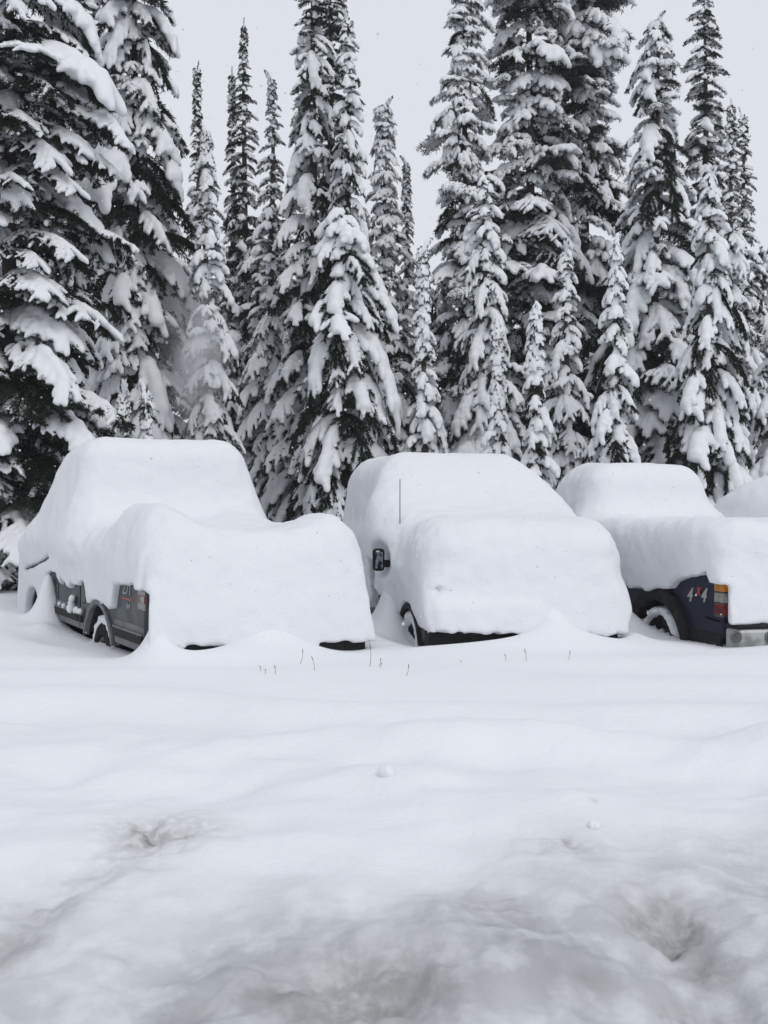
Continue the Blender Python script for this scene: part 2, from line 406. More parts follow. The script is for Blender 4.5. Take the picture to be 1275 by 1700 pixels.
# ------------------------------------------------------------------ snow blankets on the vehicles
class Field:
    def __init__(s, lo, hi, h):
        s.h = h; s.lo = lo
        ax = [np.arange(lo[i], hi[i]+h, h, dtype=np.float32) for i in range(3)]
        s.u, s.v, s.w = ax[0][:, None, None], ax[1][None, :, None], ax[2][None, None, :]
        s.shape = tuple(len(a) for a in ax); s.f = None
    def tbox(s, w0, w1, bot, top, r):
        """tapered rounded block; bot/top = (u0, u1, v0, v1)"""
        t = np.clip((s.w-w0)/(w1-w0), 0, 1)
        g = [bot[i]+(top[i]-bot[i])*t for i in range(4)]
        qu = np.abs(s.u-(g[0]+g[1])/2)-(g[1]-g[0])/2+r; qv = np.abs(s.v-(g[2]+g[3])/2)-(g[3]-g[2])/2+r
        qw = np.abs(s.w-(w0+w1)/2)-(w1-w0)/2+r
        d = np.sqrt(np.maximum(qu, 0)**2+np.maximum(qv, 0)**2+np.maximum(qw, 0)**2)
        return d+np.minimum(np.maximum(qu, np.maximum(qv, qw)), 0)-r
    def ell(s, c, r):
        k = np.sqrt(((s.u-c[0])/r[0])**2+((s.v-c[1])/r[1])**2+((s.w-c[2])/r[2])**2)
        return (k-1)*min(r)
    def add(s, d, k=.2): s.f = d if s.f is None else smin(s.f, d, k)
    def cut(s, d, k=.02): s.f = smax(s.f, -d, k)
    def noise(s, sc, amp, o=2, seed=0, st=(1, 1, 1)):
        sh = s.shape; u = np.broadcast_to(s.u*sc*st[0]+seed, sh); v = np.broadcast_to(s.v*sc*st[1]+seed*.7, sh); w = np.broadcast_to(s.w*sc*st[2]+seed*.3, sh)
        return amp*fbm(u, v, w, o).astype(np.float32)
    def poly(s, pts, plane):
        """signed distance to a polygon in the (v, w) plane ('side') or the (u, w) plane ('back')"""
        a = (s.v[0] if plane == 'side' else s.u[:, 0])         # column
        A = np.broadcast_to(a, (a.size, s.w.size)) if plane == 'back' else np.broadcast_to(s.v[0], (s.v.size, s.w.size))
        B = np.broadcast_to(s.w[0], A.shape)
        d = np.full(A.shape, 1e9, np.float32); ins = np.zeros(A.shape, bool); n = len(pts)
        for i in range(n):
            (x0, y0), (x1, y1) = pts[i], pts[(i+1) % n]; ex, ey = x1-x0, y1-y0
            t = np.clip(((A-x0)*ex+(B-y0)*ey)/max(ex*ex+ey*ey, 1e-9), 0, 1)
            d = np.minimum(d, np.hypot(A-x0-t*ex, B-y0-t*ey))
            c = ((y0 > B) != (y1 > B)) & (A < ex*(B-y0)/(ey if abs(ey) > 1e-9 else 1e-9)+x0); ins ^= c
        d = np.where(ins, -d, d)
        return d[None, :, :] if plane == 'side' else d[:, None, :]
    def mesh(s, name, parent, n=1):
        s.f = np.ascontiguousarray(np.broadcast_to(s.f, s.shape)).astype(np.float32)
        for ax in range(3):
            a = np.moveaxis(s.f, ax, 0); a[0] = np.maximum(a[0], .01); a[-1] = np.maximum(a[-1], .01)
        V, F = surface_nets(s.f, s.lo, s.h); V = relax(V, F, n, .4)
        return link(name, np_mesh(name, V, F), parent, M['car_snow'])
def hs(x, k=1.0): return x*k       # half space written as a plain difference

# ---- first truck: grey pickup seen from behind ---------------------------------------------------
def truck_one():
    fr = T1; hw = fr.w/2
    t = empty('pickup_truck', fr.o, fr.t)
    props(t, 'grey pickup truck under deep snow with red tail light and bare rear wheel arch', 'truck', 'snow-buried vehicles in the parked row')
    RW, FW = 1.45, 4.30
    top = [(5.05, 1.05), (4.9, 1.14), (4.2, 1.22), (4.1, 1.28), (2.17, 1.29), (2.16, 1.29), (0.03, 1.31), (0, 1.27)]
    prism('body', body_profile(5.05, .58, ((RW, .53), (FW, .53)), .53, top), -hw, hw, 'grey_paint', t, .03)
    box('chassis_block', -.62, .62, .15, 4.85, .40, 1.0, 'under', t, 0)  # dark box added to keep light from showing through the wheel openings
    cab(t, fr.w, 2.2, 4.5, 1.27, 1.88, 'grey_paint', .12, 1.0)
    tg = box('tailgate', -hw+.12, hw-.12, -.025, .03, .80, 1.29, 'grey_paint', t, .015)
    box('tailgate_handle', -.12, .12, -.04, -.02, 1.12, 1.19, 'plastic', tg, .01)
    b = box('rear_bumper', -hw-.01, hw+.01, -.22, .02, .50, .74, 'plastic', t, .04)
    box('front_bumper', -hw, hw, 5.0, 5.16, .5, .78, 'chrome', t, .04)
    for sd in (-1, 1):
        for v in (RW, FW): wheel(t, sd*(hw-.15), v, sd, .36, .25)
        lt = box('tail_light', sd*hw-.13 if sd > 0 else -hw-.006, hw+.006 if sd > 0 else -hw+.13, -.03, .20, .93, 1.30, 'dark_lens', t, .015)
        for k, (z0, z1) in enumerate(((.985, 1.05), (1.085, 1.155), (1.185, 1.28))):
            box('lens', sd*hw-.01 if sd > 0 else -hw-.011, hw+.011 if sd > 0 else -hw+.01, -.02, .185, z0, z1, 'red_lens', lt, .006)
            if k == 0: box('reversing_lens', sd*hw-.01 if sd > 0 else -hw-.013, hw+.013 if sd > 0 else -hw+.01, -.015, .09, z0+.006, z1-.006, 'clear_lens', lt, .004)
        # flared lip round each wheel opening
        for v in (RW, FW):
            pts = arc(v, .36, .56, 158, 22, 16)+arc(v, .36, .515, 22, 158, 16)
            prism('arch_lip', pts, sd*(hw-.03), sd*(hw+.025), 'silver_trim', t, .008)
        # two-tone lower band, black rub strip with a bright top edge, in the runs between the wheels
        for v0, v1 in ((.02, RW-.56), (RW+.57, 2.14), (2.18, FW-.57)):
            prism('lower_band', [(v0, .60), (v1, .60), (v1, .80), (v0, .80)], sd*(hw-.01), sd*(hw+.006), 'silver_trim', t)
            rs = prism('rub_strip', [(v0, .66), (v1, .66), (v1, .73), (v0, .73)], sd*(hw), sd*(hw+.030), 'plastic', t, .006)
            prism('bright_edge', [(v0, .731), (v1, .731), (v1, .748), (v0, .748)], sd*(hw), sd*(hw+.028), 'silver_trim', rs)
        prism('seam', [(2.145, .6), (2.175, .6), (2.175, 1.285), (2.145, 1.285)], sd*(hw-.01), sd*(hw+.0025), 'under', t)
        prism('seam', [(3.10, .6), (3.115, .6), (3.115, 1.27), (3.10, 1.27)], sd*(hw-.01), sd*(hw+.0025), 'under', t)
    # fuel flap: rounded upright outline on the left flank
    oc, on = [], []
    for cx, cz, a0 in ((2.06, 1.13, 0), (1.94+.04, 1.13, 90), (1.98, .89, 180), (2.06, .89, 270)):
        for i in range(5):
            a = math.radians(a0+90*i/4); oc.append((cx+.045*math.cos(a), cz+.05*math.sin(a))); on.append((cx+.036*math.cos(a), cz+.041*math.sin(a)))
    fl = prism('fuel_flap', oc, -hw+.01, -hw-.002, 'under', t); prism('flap_face', on, -hw+.01, -hw-.005, 'grey_paint', fl)
    # weathered sticker on the bed side
    rot = (math.pi/2, 0, -math.pi/2)
    text('lettering', 'Z71', .155, 'decal_grey', t, (-hw-.003, .52, 1.075), rot, .002, .2)
    prism('sticker_line', [(.36, .985), (.70, .985), (.70, .997), (.36, .997)], -hw+.01, -hw-.004, 'decal_red', t)
    text('lettering', '4x4', .075, 'decal_grey', t, (-hw-.003, .48, .935), rot, .002, .2)
    # mirrors buried in the snow
    for sd in (-1, 1):
        mr = box('mirror', sd*(hw-.14), sd*(hw+.02), 3.75, 3.85, 1.32, 1.50, 'plastic', t, .03)
        box('mirror_glass', sd*(hw-.12), sd*(hw+.0), 3.742, 3.751, 1.34, 1.48, 'mirror', mr, 0)
    # snow
    g = Field((-1.32, -.62, .30), (1.32, 6.0, 2.62), .023)
    u, v, w = g.u, g.v, g.w
    tp = 1.57+.22*np.exp(-((u+.72)/.30)**2-(np.maximum(np.abs(v-.62)-.2, 0)/.42)**2)+.13*np.exp(-((u-.78)/.24)**2-((v-.35)/.6)**2)+.10*np.exp(-((u-.55)/.3)**2-((v-1.75)/.4)**2)-.07*np.exp(-((u-.0)/.5)**2-((v-1.0)/.6)**2)+.06*sstep(1.3, 2.2, v)
    fl_ = .15*sstep(1.6, .6, w)
    half = .985+.03*sstep(1.5, .6, w)*sstep(.35, -.1, v)-.03*sstep(1.3, 1.7, w)
    side = smax(np.abs(u-.015)-half+.035*(v < 0), np.maximum(-.12-fl_*1.1-v, v-2.6), .02+.22*sstep(.9, 1.5, w))
    bed = smax((w-tp)*.9, side*.97, .30)
    g.add(bed)
    g.add(g.tbox(1.25, 2.44, (-1.06, 1.08, 2.08, 4.7), (-.80, .85, 2.36, 3.22), .22), .30)
    g.add(g.tbox(1.05, 1.66, (-.99, 1.0, 4.1, 5.18), (-.90, .90, 4.1, 5.02), .22), .30)
    g.add(g.tbox(.45, 1.4, (-.97, .97, 2.2, 5.16), (-.97, .97, 2.2, 5.10), .06), .08)
    g.f = g.f+g.noise(2.2, .016, 2, 3)+g.noise(9, .009, 2, 8)+g.noise(14, .004, 1, 2, (1, 1, .12))
    rag = g.noise(13, .020, 2, 5)+g.noise(32, .010, 1, 6)
    S_ = lambda pts, uu=-hw-.05: [fr.side(a, b, uu) for a, b in pts]
    outer = (u+.80)                                      # only the left flank
    P = g.poly(S_([(74, 952), (80, 949), (90, 950), (97, 969), (104, 952), (109, 966), (113, 977), (119, 966), (124, 974), (131, 964), (138, 961), (139, 990), (140, 1002), (149, 1004), (166, 1002), (178, 1011), (184, 1009), (187, 986), (190, 970), (205, 972), (222, 967), (224, 979), (234, 981), (250, 986), (262, 1000), (262, 1160), (60, 1160), (60, 1040)]), 'side')
    g.cut(np.maximum(np.maximum(P+rag*.8, outer), (-.03-2.2*np.maximum(-.87-u, 0)-v)*.5), .012)
    P = g.poly(S_([(236, 972), (246, 970), (258, 962), (268, 950), (268, 960), (258, 972), (240, 978)]), 'side')
    g.cut(np.maximum(np.maximum(P+rag*.6, outer), -.08-v), .01)
    # gap under the bonnet edge, then the front wheel opening
    P = g.poly(S_([(34, 944), (50, 938), (64, 930), (80, 918), (80, 926), (60, 938), (44, 947)]), 'side'); g.cut(np.maximum(P+rag*.25, u+.9), .01)
    P = g.poly([(FW+.47*math.cos(a), .36+.50*math.sin(a)) for a in np.linspace(0, 2*math.pi, 24, endpoint=False)], 'side'); g.cut(np.maximum(P+rag*.3, u+.55), .02)
    P = g.poly([(RW+.56*math.cos(a), .36+.56*math.sin(a)) for a in np.linspace(0, 2*math.pi, 24, endpoint=False)], 'side'); g.cut(np.maximum(P, u+.55), .02)
    # nothing under the slab on the tailgate, nor inside the body
    gap = np.maximum(sstep(-.84, -.74, u)*sstep(-.22, -.34, u), sstep(.36, .48, u))
    g.cut((w-(.30+gap*(.345-.03*u)))+rag*1.1, .012)
    g.cut(g.tbox(.2, 1.25, (-hw+.06, hw-.06, .08, 4.9), (-hw+.06, hw-.06, .08, 4.9), .02), .01)
    g.mesh('snow_cover', t, 1)
    # snow caught on the rub strip, on the tyre and along the arch
    rng = random.Random(4)
    def lump(name, pts, r, m='car_snow', parent=t, h=.012, k=.03):
        P = np.array(pts); lo = P.min(0)-r*2.2; hi = P.max(0)+r*2.2; q = Field(tuple(lo), tuple(hi), h)
        for p in pts: q.add(q.ell(p, (r, r*1.1, r)), k)
        q.f = q.f+q.noise(22, r*.25, 2, rng.random()*9); return q.mesh(name, parent, 1)
    lump('snow_ledge', [(-hw-.03, 2.45, .77), (-hw-.03, 2.40, .81), (-hw-.03, 2.36, .87), (-hw-.035, 2.42, .75)], .035)
    lump('snow_ledge', [(-hw-.025, 2.05+.045*i, .762+.012*math.sin(i*2.1)) for i in range(6)], .026)
    lump('snow_ledge', [(-hw-.025, 2.95, .77), (-hw-.025, 2.75, .765)], .026)
    arcp = [(-hw+.14+dx, RW+.37*math.cos(math.radians(a)), .36+.375*math.sin(math.radians(a))) for a in range(12, 150, 7) for dx in (-.06, .06)]
    lump('tyre_snow', arcp, .052, h=.016)
    arcp = [(-hw+.14, FW+.36*math.cos(math.radians(a)), .36+.37*math.sin(math.radians(a))) for a in range(10, 170, 10)]
    lump('tyre_snow', arcp, .07, h=.02)
    return t
truck_one()

# ---- second: sport utility facing the viewer -----------------------------------------------------
def truck_two():
    fr = T2; hw = fr.w/2
    t = empty('off_road_car', fr.o, fr.t)
    props(t, 'brown off-road car with its snow-caked front, thin aerial and wing mirror showing', 'car', 'snow-buried vehicles in the parked row')
    FW, RW = .64, 3.35
    top = [(4.4, 1.15), (4.38, 1.25), (1.35, 1.24), (1.30, 1.20), (.2, 1.10), (0.05, 1.02), (0, .95)]
    prism('body', body_profile(4.4, .55, ((FW, .48), (RW, .48)), .48, top), -hw, hw, 'brown_paint', t, .04)
    box('chassis_block', -.6, .6, .2, 4.2, .38, .95, 'under', t, 0)  # added dark filler, stops light passing between the arches
    cab(t, fr.w, 1.25, 4.38, 1.22, 1.78, 'brown_paint', 1.0, .25)
    fb = box('front_bumper', -hw-.01, hw+.01, -.16, .06, .48, .72, 'plastic', t, .04)
    gr = box('grille', -.52, .52, -.03, .03, .76, .98, 'plastic', t, .02)
    for k in range(4): box('grille_bar', -.5, .5, -.04, -.028, .79+k*.05, .81+k*.05, 'chrome', gr, .003)
    for sd in (-1, 1):
        for v in (FW, RW): wheel(t, sd*(hw-.15), v, sd, .37, .25)
        hl = box('headlight', sd*hw-.36 if sd > 0 else -hw, hw if sd > 0 else -hw+.36, -.035, .12, .78, .96, 'dark_lens', t, .03)
        box('lens', sd*hw-.34 if sd > 0 else -hw+.03, hw-.03 if sd > 0 else -hw+.34, -.043, -.03, .80, .94, 'clear_lens', hl, .01)
        for v in (FW, RW):
            prism('arch_lip', arc(v, .36, .52, 158, 22, 16)+arc(v, .36, .47, 22, 158, 16), sd*(hw-.03), sd*(hw+.03), 'plastic', t, .01)
        prism('door_seam', [(1.72, .6), (1.735, .6), (1.735, 1.24), (1.72, 1.24)], sd*(hw-.01), sd*(hw+.003), 'under', t)
        hd = box('door_handle', sd*(hw-.01), sd*(hw+.03), 2.55, 2.72, 1.06, 1.10, 'plastic', t, .01)
    # wing mirror seen from the front left: housing, arm and reflecting glass
    u0, w0 = fr.back(628, 926, 1.25)
    for sd in (-1, 1):
        uu = u0 if sd < 0 else -u0
        mr = box('mirror', uu-.055, uu+.055, 1.19, 1.29, w0-.125, w0+.09, 'plastic', t, .03)
        box('mirror_glass', uu-.038, uu+.034, 1.182, 1.194, w0-.10, w0+.07, 'mirror', mr, .008)
        box('mirror_arm', min(uu, sd*(hw-.04))+.03, max(uu, sd*(hw-.04))-.03 if sd < 0 else max(uu, sd*(hw-.04)), 1.21, 1.28, w0-.09, w0-.02, 'plastic', mr, .02)
    # aerial
    a0 = Vector((-.72, 1.02, 1.05)); u1, w1 = fr.back(664, 795, 1.02)
    u2, w2 = fr.back(664.5, 858, 1.02)
    lathe = bmesh.new(); bmesh.ops.create_cone(lathe, segments=8, radius1=.0055, radius2=.0035, depth=w1-1.0, cap_ends=True)
    ae = link('aerial', bm_mesh('aerial', lathe, True), t, M['plastic']); ae.location = (u1, 1.02, (w1+1.0)/2)
    # snow
    g = Field((-1.35, -.55, .30), (1.32, 4.95, 2.62), .024)
    u, v, w = g.u, g.v, g.w
    flare = .12*sstep(1.4, .6, w)
    tp = 1.665-.06*sstep(.5, -.2, v)+.02*sstep(.5, 1.3, v)
    side = smax(np.abs(u-.04)-(.93-.02*sstep(1.0, -.25, v)*sstep(.82, 1.2, w)*(u < 0)-.05*sstep(.9, .6, w)), np.maximum(-.10-flare-.05*np.cos(u*1.6)-v, v-2.0), .04+.36*sstep(.8, 1.3, w))
    g.add(smax((w-tp)*.9, side*.97, .34))
    g.add(g.tbox(1.2, 2.33, (-.95, 1.02, .82, 4.72), (-.78, .80, 2.15, 4.45), .30), .60)
    g.add(g.tbox(.45, 1.5, (-.94, .94, 1.0, 4.6), (-.94, .94, 1.0, 4.6), .12), .15)
    # plastered lump over the bumper
    g.add(g.tbox(.60, .98, (-.86, .20, -.32, .1), (-.85, .15, -.26, .1), .10), .05)
    g.f = g.f+g.noise(2.0, .016, 2, 13)+g.noise(9, .009, 2, 18)+g.noise(14, .004, 1, 2, (1, 1, .12))
    rag = g.noise(13, .020, 2, 15)+g.noise(32, .010, 1, 16)
    S_ = lambda pts, uu=-hw-.04: [fr.side(a, b, uu) for a, b in pts]
    P = g.poly(S_([(635, 925), (646, 930), (645, 945), (641, 960), (637, 975), (645, 985), (652, 990), (640, 1010), (622, 1060), (622, 1005), (624, 975), (628, 960), (630, 945)]), 'side')
    g.cut(np.maximum(np.maximum(P+rag*.35, u+.76), .9-v), .012)
    g.cut(g.ell((u0-.10, 1.15, w0-.03), (.22, .34, .22))+rag*.4, .03)
    # wheel opening
    P = g.poly([(FW-.02+.50*math.cos(a), .36+.53*math.sin(a)) for a in np.linspace(0, 2*math.pi, 24, endpoint=False)], 'side')
    g.cut(np.maximum(np.maximum(P+rag*.15, u+.55), .06-v), .015)
    # dent at the buried headlight and the ledge above the bumper lump
    hu, hwz = fr.back(728, 980, -.16)
    g.cut(g.ell((hu, -.20, hwz), (.11, .09, .035))+rag*.7, .03)
    hu2, hw2 = fr.back(790, 972, -.2)
    g.cut(g.ell((hu2+.1, -.30, hw2+.01), (.42, .06, .02))+rag*.9, .05)
    fu, fw_ = fr.back(1027, 1044, -.3); g.cut(g.ell((fu, -.36, fw_), (.05, .09, .035))+rag*.5, .02)
    gap = np.maximum(sstep(.06, -.08, u), sstep(.40, .52, u)); lv = .30+gap*(.375-.03*u)
    g.cut((w-lv)+rag*1.3, .02)
    g.cut(g.tbox(.2, 1.15, (-hw+.06, hw-.06, .1, 4.3), (-hw+.06, hw-.06, .1, 4.3), .02), .01)
    g.mesh('snow_cover', t, 1)
    pts = [(-hw+.12, FW+.37*math.cos(math.radians(a)), .37+.385*math.sin(math.radians(a))) for a in range(10, 178, 9)]
    P = np.array(pts); q = Field(tuple(P.min(0)-.16), tuple(P.max(0)+.16), .018)
    for p in pts: q.add(q.ell(p, (.13, .08, .075)), .03)
    q.f = q.f+q.noise(20, .015, 2, 4); q.mesh('tyre_snow', t, 1)
truck_two()

# ---- third: navy pickup with four wheel drive sticker -----------------------------------------
def truck_three():
    fr = T3; hw = fr.w/2
    t = empty('pickup_truck', fr.o, fr.t)
    props(t, 'navy blue pickup truck under deep snow with 4x4 sticker and amber tail light', 'truck', 'snow-buried vehicles in the parked row')
    RW, FW = 1.13, 4.35
    top = [(5.3, 1.0), (5.15, 1.10), (4.3, 1.16), (4.2, 1.24), (0.03, 1.26), (0, 1.22)]
    prism('body', body_profile(5.3, .56, ((RW, .50), (FW, .50)), .5, top), -hw, hw, 'navy_paint', t, .03)
    box('chassis_block', -.58, .58, .12, 5.0, .38, .95, 'under', t, 0)  # black block put in between the wheels against light shining through
    cab(t, fr.w, 2.85, 4.6, 1.22, 1.76, 'navy_paint', .12, .75)
    tg = box('tailgate', -hw+.12, hw-.12, -.025, .03, .78, 1.24, 'navy_paint', t, .015)
    box('tailgate_handle', -.12, .12, -.04, -.02, 1.08, 1.15, 'plastic', tg, .01)
    wb = fr.back(1230, 1043, -.2)[1]
    b = box('rear_bumper', -hw+.02, hw-.02, -.24, .0, wb-.22, wb-.006, 'chrome', t, .03)
    box('bumper_pad', -hw+.0, hw-.0, -.235, .0, wb-.004, wb+.03, 'plastic', b, .012)
    for x in (1222, 1279):
        uu, ww = fr.back(x, 1058, -.24)
        bm = bmesh.new(); bmesh.ops.create_cone(bm, segments=24, radius1=.055, radius2=.05, depth=.02, cap_ends=True, matrix=Matrix.Translation((uu, -.245, ww)) @ Matrix.Rotation(math.pi/2, 4, 'X'))
        rl = link('round_lamp', bm_mesh('round_lamp', bm), b, M['silver_trim'])
        bm = bmesh.new(); bmesh.ops.create_cone(bm, segments=24, radius1=.044, radius2=.04, depth=.02, cap_ends=True, matrix=Matrix.Translation((uu, -.250, ww)) @ Matrix.Rotation(math.pi/2, 4, 'X'))
        link('recess', bm_mesh('recess', bm), b, M['rim'])
    for sd in (-1, 1):
        for v in (RW, FW):
            wheel(t, sd*(hw-.14), v, sd, .37, .25)
            prism('wheel_flare', arc(v, .36, .64, 162, 14, 18)+arc(v, .36, .50, 14, 162, 18), sd*(hw-.05), sd*(hw+.05), 'plastic', t, .02)
        prism('lower_trim', [(.02, .50), (RW-.53, .50), (RW-.58, .66), (.02, .66)], sd*(hw-.02), sd*(hw+.012), 'plastic', t, .006)
        x0, x1 = (hw-.12, hw+.012) if sd > 0 else (-hw-.012, -hw+.12)
        lt = box('tail_light', x0, x1, -.035, .13, .80, 1.14, 'dark_lens', t, .015)
        e = .004
        for nm, z0, z1 in (('amber_lens', 1.025, 1.125), ('clear_lens', .93, 1.012), ('red_lens', .825, .917)):
            box('lens', x0-e, x1+e, -.041, .115, z0, z1, nm, lt, .008)
    # body fold below the tail light, its shade drawn as a black strip
    prism('crease_shade', [(.03, .775), (.28, .79), (.28, .775), (.03, .755)], -hw+.01, -hw-.004, 'under', t)
    rot = (math.pi/2, 0, -math.pi/2)
    for x, y, s, sz, m_ in ((1145, 988, '4', .175, 'decal_grey'), (1168, 989, '4', .175, 'decal_grey'), (1160, 979, 'x', .14, 'decal_red')):
        vv, ww = fr.side(x, y, -hw); text('lettering', s, sz, m_, t, (-hw-.003 if s == '4' else -hw-.006, vv, ww), rot, .002, .35, .004)
    g = Field((-1.2, -.6, .35), (1.2, 5.6, 2.5), .026)
    u, v, w = g.u, g.v, g.w
    fl_ = .13*sstep(1.5, .6, w)
    tp = 1.635+.02*np.exp(-((u+.7)/.25)**2-((v-.6)/.6)**2)+.0*v
    side = np.maximum(smax(np.abs(u)-(.94+.02*sstep(1.5, .6, w)*sstep(.35, -.1, v)), -.10-fl_-v, .02+.2*sstep(.9, 1.5, w)), v-3.1)
    g.add(smax((w-tp)*.9, side*.97, .22))
    g.add(g.tbox(1.2, 2.25, (-.92, .92, 2.72, 4.75), (-.66, .66, 2.98, 3.95), .24), .28)
    g.add(g.tbox(.95, 1.55, (-.92, .92, 4.2, 5.45), (-.85, .85, 4.2, 5.3), .2), .28)
    g.add(g.tbox(.45, 1.4, (-.92, .92, 2.9, 5.4), (-.92, .92, 2.9, 5.36), .08), .1)
    g.f = g.f+g.noise(2.2, .014, 2, 23)+g.noise(9, .009, 2, 28)+g.noise(14, .004, 1, 2, (1, 1, .12))
    rag = g.noise(13, .020, 2, 25)+g.noise(32, .010, 1, 26)
    S_ = lambda pts, uu=-hw-.05: [fr.side(a, b, uu) for a, b in pts]
    P = g.poly(S_([(1000, 972), (1043, 973), (1055, 977), (1070, 974), (1076, 981), (1090, 977), (1113, 977), (1122, 965), (1134, 960), (1150, 957), (1165, 955), (1178, 949), (1182, 960), (1186, 969), (1215, 971), (1230, 980), (1230, 1140), (1000, 1140)]), 'side')
    g.cut(np.maximum(np.maximum(P+rag*.5, u+.74), (-.03-2.2*np.maximum(-.82-u, 0)-v)*.5), .012)
    g.cut(np.maximum((w-(wb+.028))+rag*.4, v-.3), .012)
    g.cut((w-.66)+rag*.5, .012)
    g.cut(g.tbox(.2, 1.2, (-hw+.06, hw-.06, .08, 5.2), (-hw+.06, hw-.06, .08, 5.2), .02), .01)
    g.mesh('snow_cover', t, 1)
    pts = [(-hw+.10, RW+.38*math.cos(math.radians(a)), .37+.39*math.sin(math.radians(a))) for a in range(8, 150, 7)]
    P = np.array(pts); q = Field(tuple(P.min(0)-.16), tuple(P.max(0)+.16), .016)
    for p in pts: q.add(q.ell(p, (.13, .05, .05)), .03)
    q.f = q.f+q.noise(24, .012, 2, 4); q.mesh('tyre_snow', t, 1)
truck_three()

# ---- fourth: pickup at the frame's edge --------------------------------------------------------
def truck_four():
    fr = T4; hw = fr.w/2
    t = empty('pickup_truck', fr.o, fr.t)
    props(t, 'white pickup truck buried in snow on the far side of the navy pickup', 'truck', 'snow-buried vehicles in the parked row')
    RW, FW = 1.1, 4.1
    top = [(5.0, 1.0), (4.9, 1.08), (4.1, 1.14), (4.0, 1.22), (0.03, 1.24), (0, 1.2)]
    prism('body', body_profile(5.0, .55, ((RW, .48), (FW, .48)), .5, top), -hw, hw, 'white_paint', t, .03)
    box('chassis_block', -.58, .58, .12, 4.8, .38, .95, 'under', t, 0)  # dark block added here too, closes the arches to light from beyond
    cab(t, fr.w, 2.1, 4.3, 1.2, 1.76, 'white_paint', .12, .75)
    box('tailgate', -hw+.12, hw-.12, -.025, .03, .78, 1.22, 'white_paint', t, .015)
    box('rear_bumper', -hw, hw, -.2, .0, .5, .72, 'chrome', t, .03)
    for sd in (-1, 1):
        for v in (RW, FW): wheel(t, sd*(hw-.14), v, sd, .36, .24)
        x0, x1 = (hw-.12, hw+.012) if sd > 0 else (-hw-.012, -hw+.12)
        lt = box('tail_light', x0, x1, -.035, .13, .80, 1.14, 'dark_lens', t, .015); box('lens', x0-.004, x1+.004, -.041, .115, .84, 1.1, 'red_lens', lt, .008)
    g = Field((-1.25, -.6, .40), (1.25, 5.4, 2.5), .035)
    g.add(g.tbox(.6, 1.62, (-1.0, 1.0, -.28, 2.6), (-.95, .95, -.1, 2.6), .22))
    g.add(g.tbox(1.2, 2.12, (-1.0, 1.0, 2.0, 4.6), (-.75, .75, 2.3, 3.6), .34), .4)
    g.add(g.tbox(.5, 1.5, (-.98, .98, 2.5, 5.2), (-.9, .9, 2.5, 5.0), .2), .3)
    g.f = g.f+g.noise(2.2, .02, 2, 33)+g.noise(9, .009, 2, 38)
    g.cut((w_ := g.w-.64)+g.noise(13, .01, 2, 5), .012)
    g.cut(g.tbox(.2, 1.2, (-hw+.06, hw-.06, .08, 4.9), (-hw+.06, hw-.06, .08, 4.9), .02), .01)
    g.mesh('snow_cover', t, 1)
truck_four()

# ------------------------------------------------------------------ conifers
def seg_sdf(X, Y, Z, a, b, ra, rb):
    d = b-a; L2 = float(d @ d)+1e-9
    t = np.clip(((X-a[0])*d[0]+(Y-a[1])*d[1]+(Z-a[2])*d[2])/L2, 0, 1)
    return np.sqrt((X-a[0]-t*d[0])**2+(Y-a[1]-t*d[1])**2+(Z-a[2]-t*d[2])**2)-(ra+(rb-ra)*t)
def bough(rng, L, rise, droop, n, ang, tlen, tdroop, sub=0):
    """a main axis and its side twigs as polylines; x outwards, z up"""
    T = np.linspace(0, 1, 8); wob = rng.uniform(-.06, .06)
    main = np.stack([L*(T-.12*T**3), wob*L*np.sin(T*3), L*(rise*T-droop*T**1.9)], 1)
    lines = [(main, 1.0, 0)]
    for i in range(n):
        t = .14+.86*(i+.5*rng.random())/n
        for sd in (-1, 1):
            if rng.random() < .06: continue
            p = np.array([np.interp(t, T, main[:, k]) for k in range(3)])
            q = np.array([np.interp(min(t+.06, 1.05), T, main[:, k]) for k in range(3)]); dr = q-p if t < .97 else main[-1]-main[-2]
            dr = dr/np.linalg.norm(dr)
            a = math.radians(ang*(1-.45*t)+rng.uniform(-9, 9))*sd
            d = np.array([dr[0]*math.cos(a), math.sin(a), dr[2]*math.cos(a)*.8+.05]); d /= np.linalg.norm(d)
            ln = tlen*L*(1.05-.62*t)*(.45+.55*min(1, t/.3))*rng.uniform(.75, 1.2)
            s = np.linspace(0, 1, 5)[:, None]
            pl = p+d*ln*s+np.array([0, 0, -1])*ln*tdroop*s**1.8*rng.uniform(.7, 1.25)
            lines.append((pl, .8, 1))
            for j in range(sub):
                st = .3+.6*(j+rng.random()*.5)/sub; bp = np.array([np.interp(st, s[:, 0], pl[:, k]) for k in range(3)])
                a2 = math.radians(rng.choice((-1, 1))*rng.uniform(35, 60)); d2 = np.array([d[0]*math.cos(a2)-d[1]*math.sin(a2), d[0]*math.sin(a2)+d[1]*math.cos(a2), d[2]-.25])
                l2 = ln*.42*rng.uniform(.6, 1.1); s2 = np.linspace(0, 1, 4)[:, None]
                lines.append((bp+d2*l2*s2+np.array([0, 0, -1])*l2*tdroop*.7*s2**2, .6, 2))
    return lines
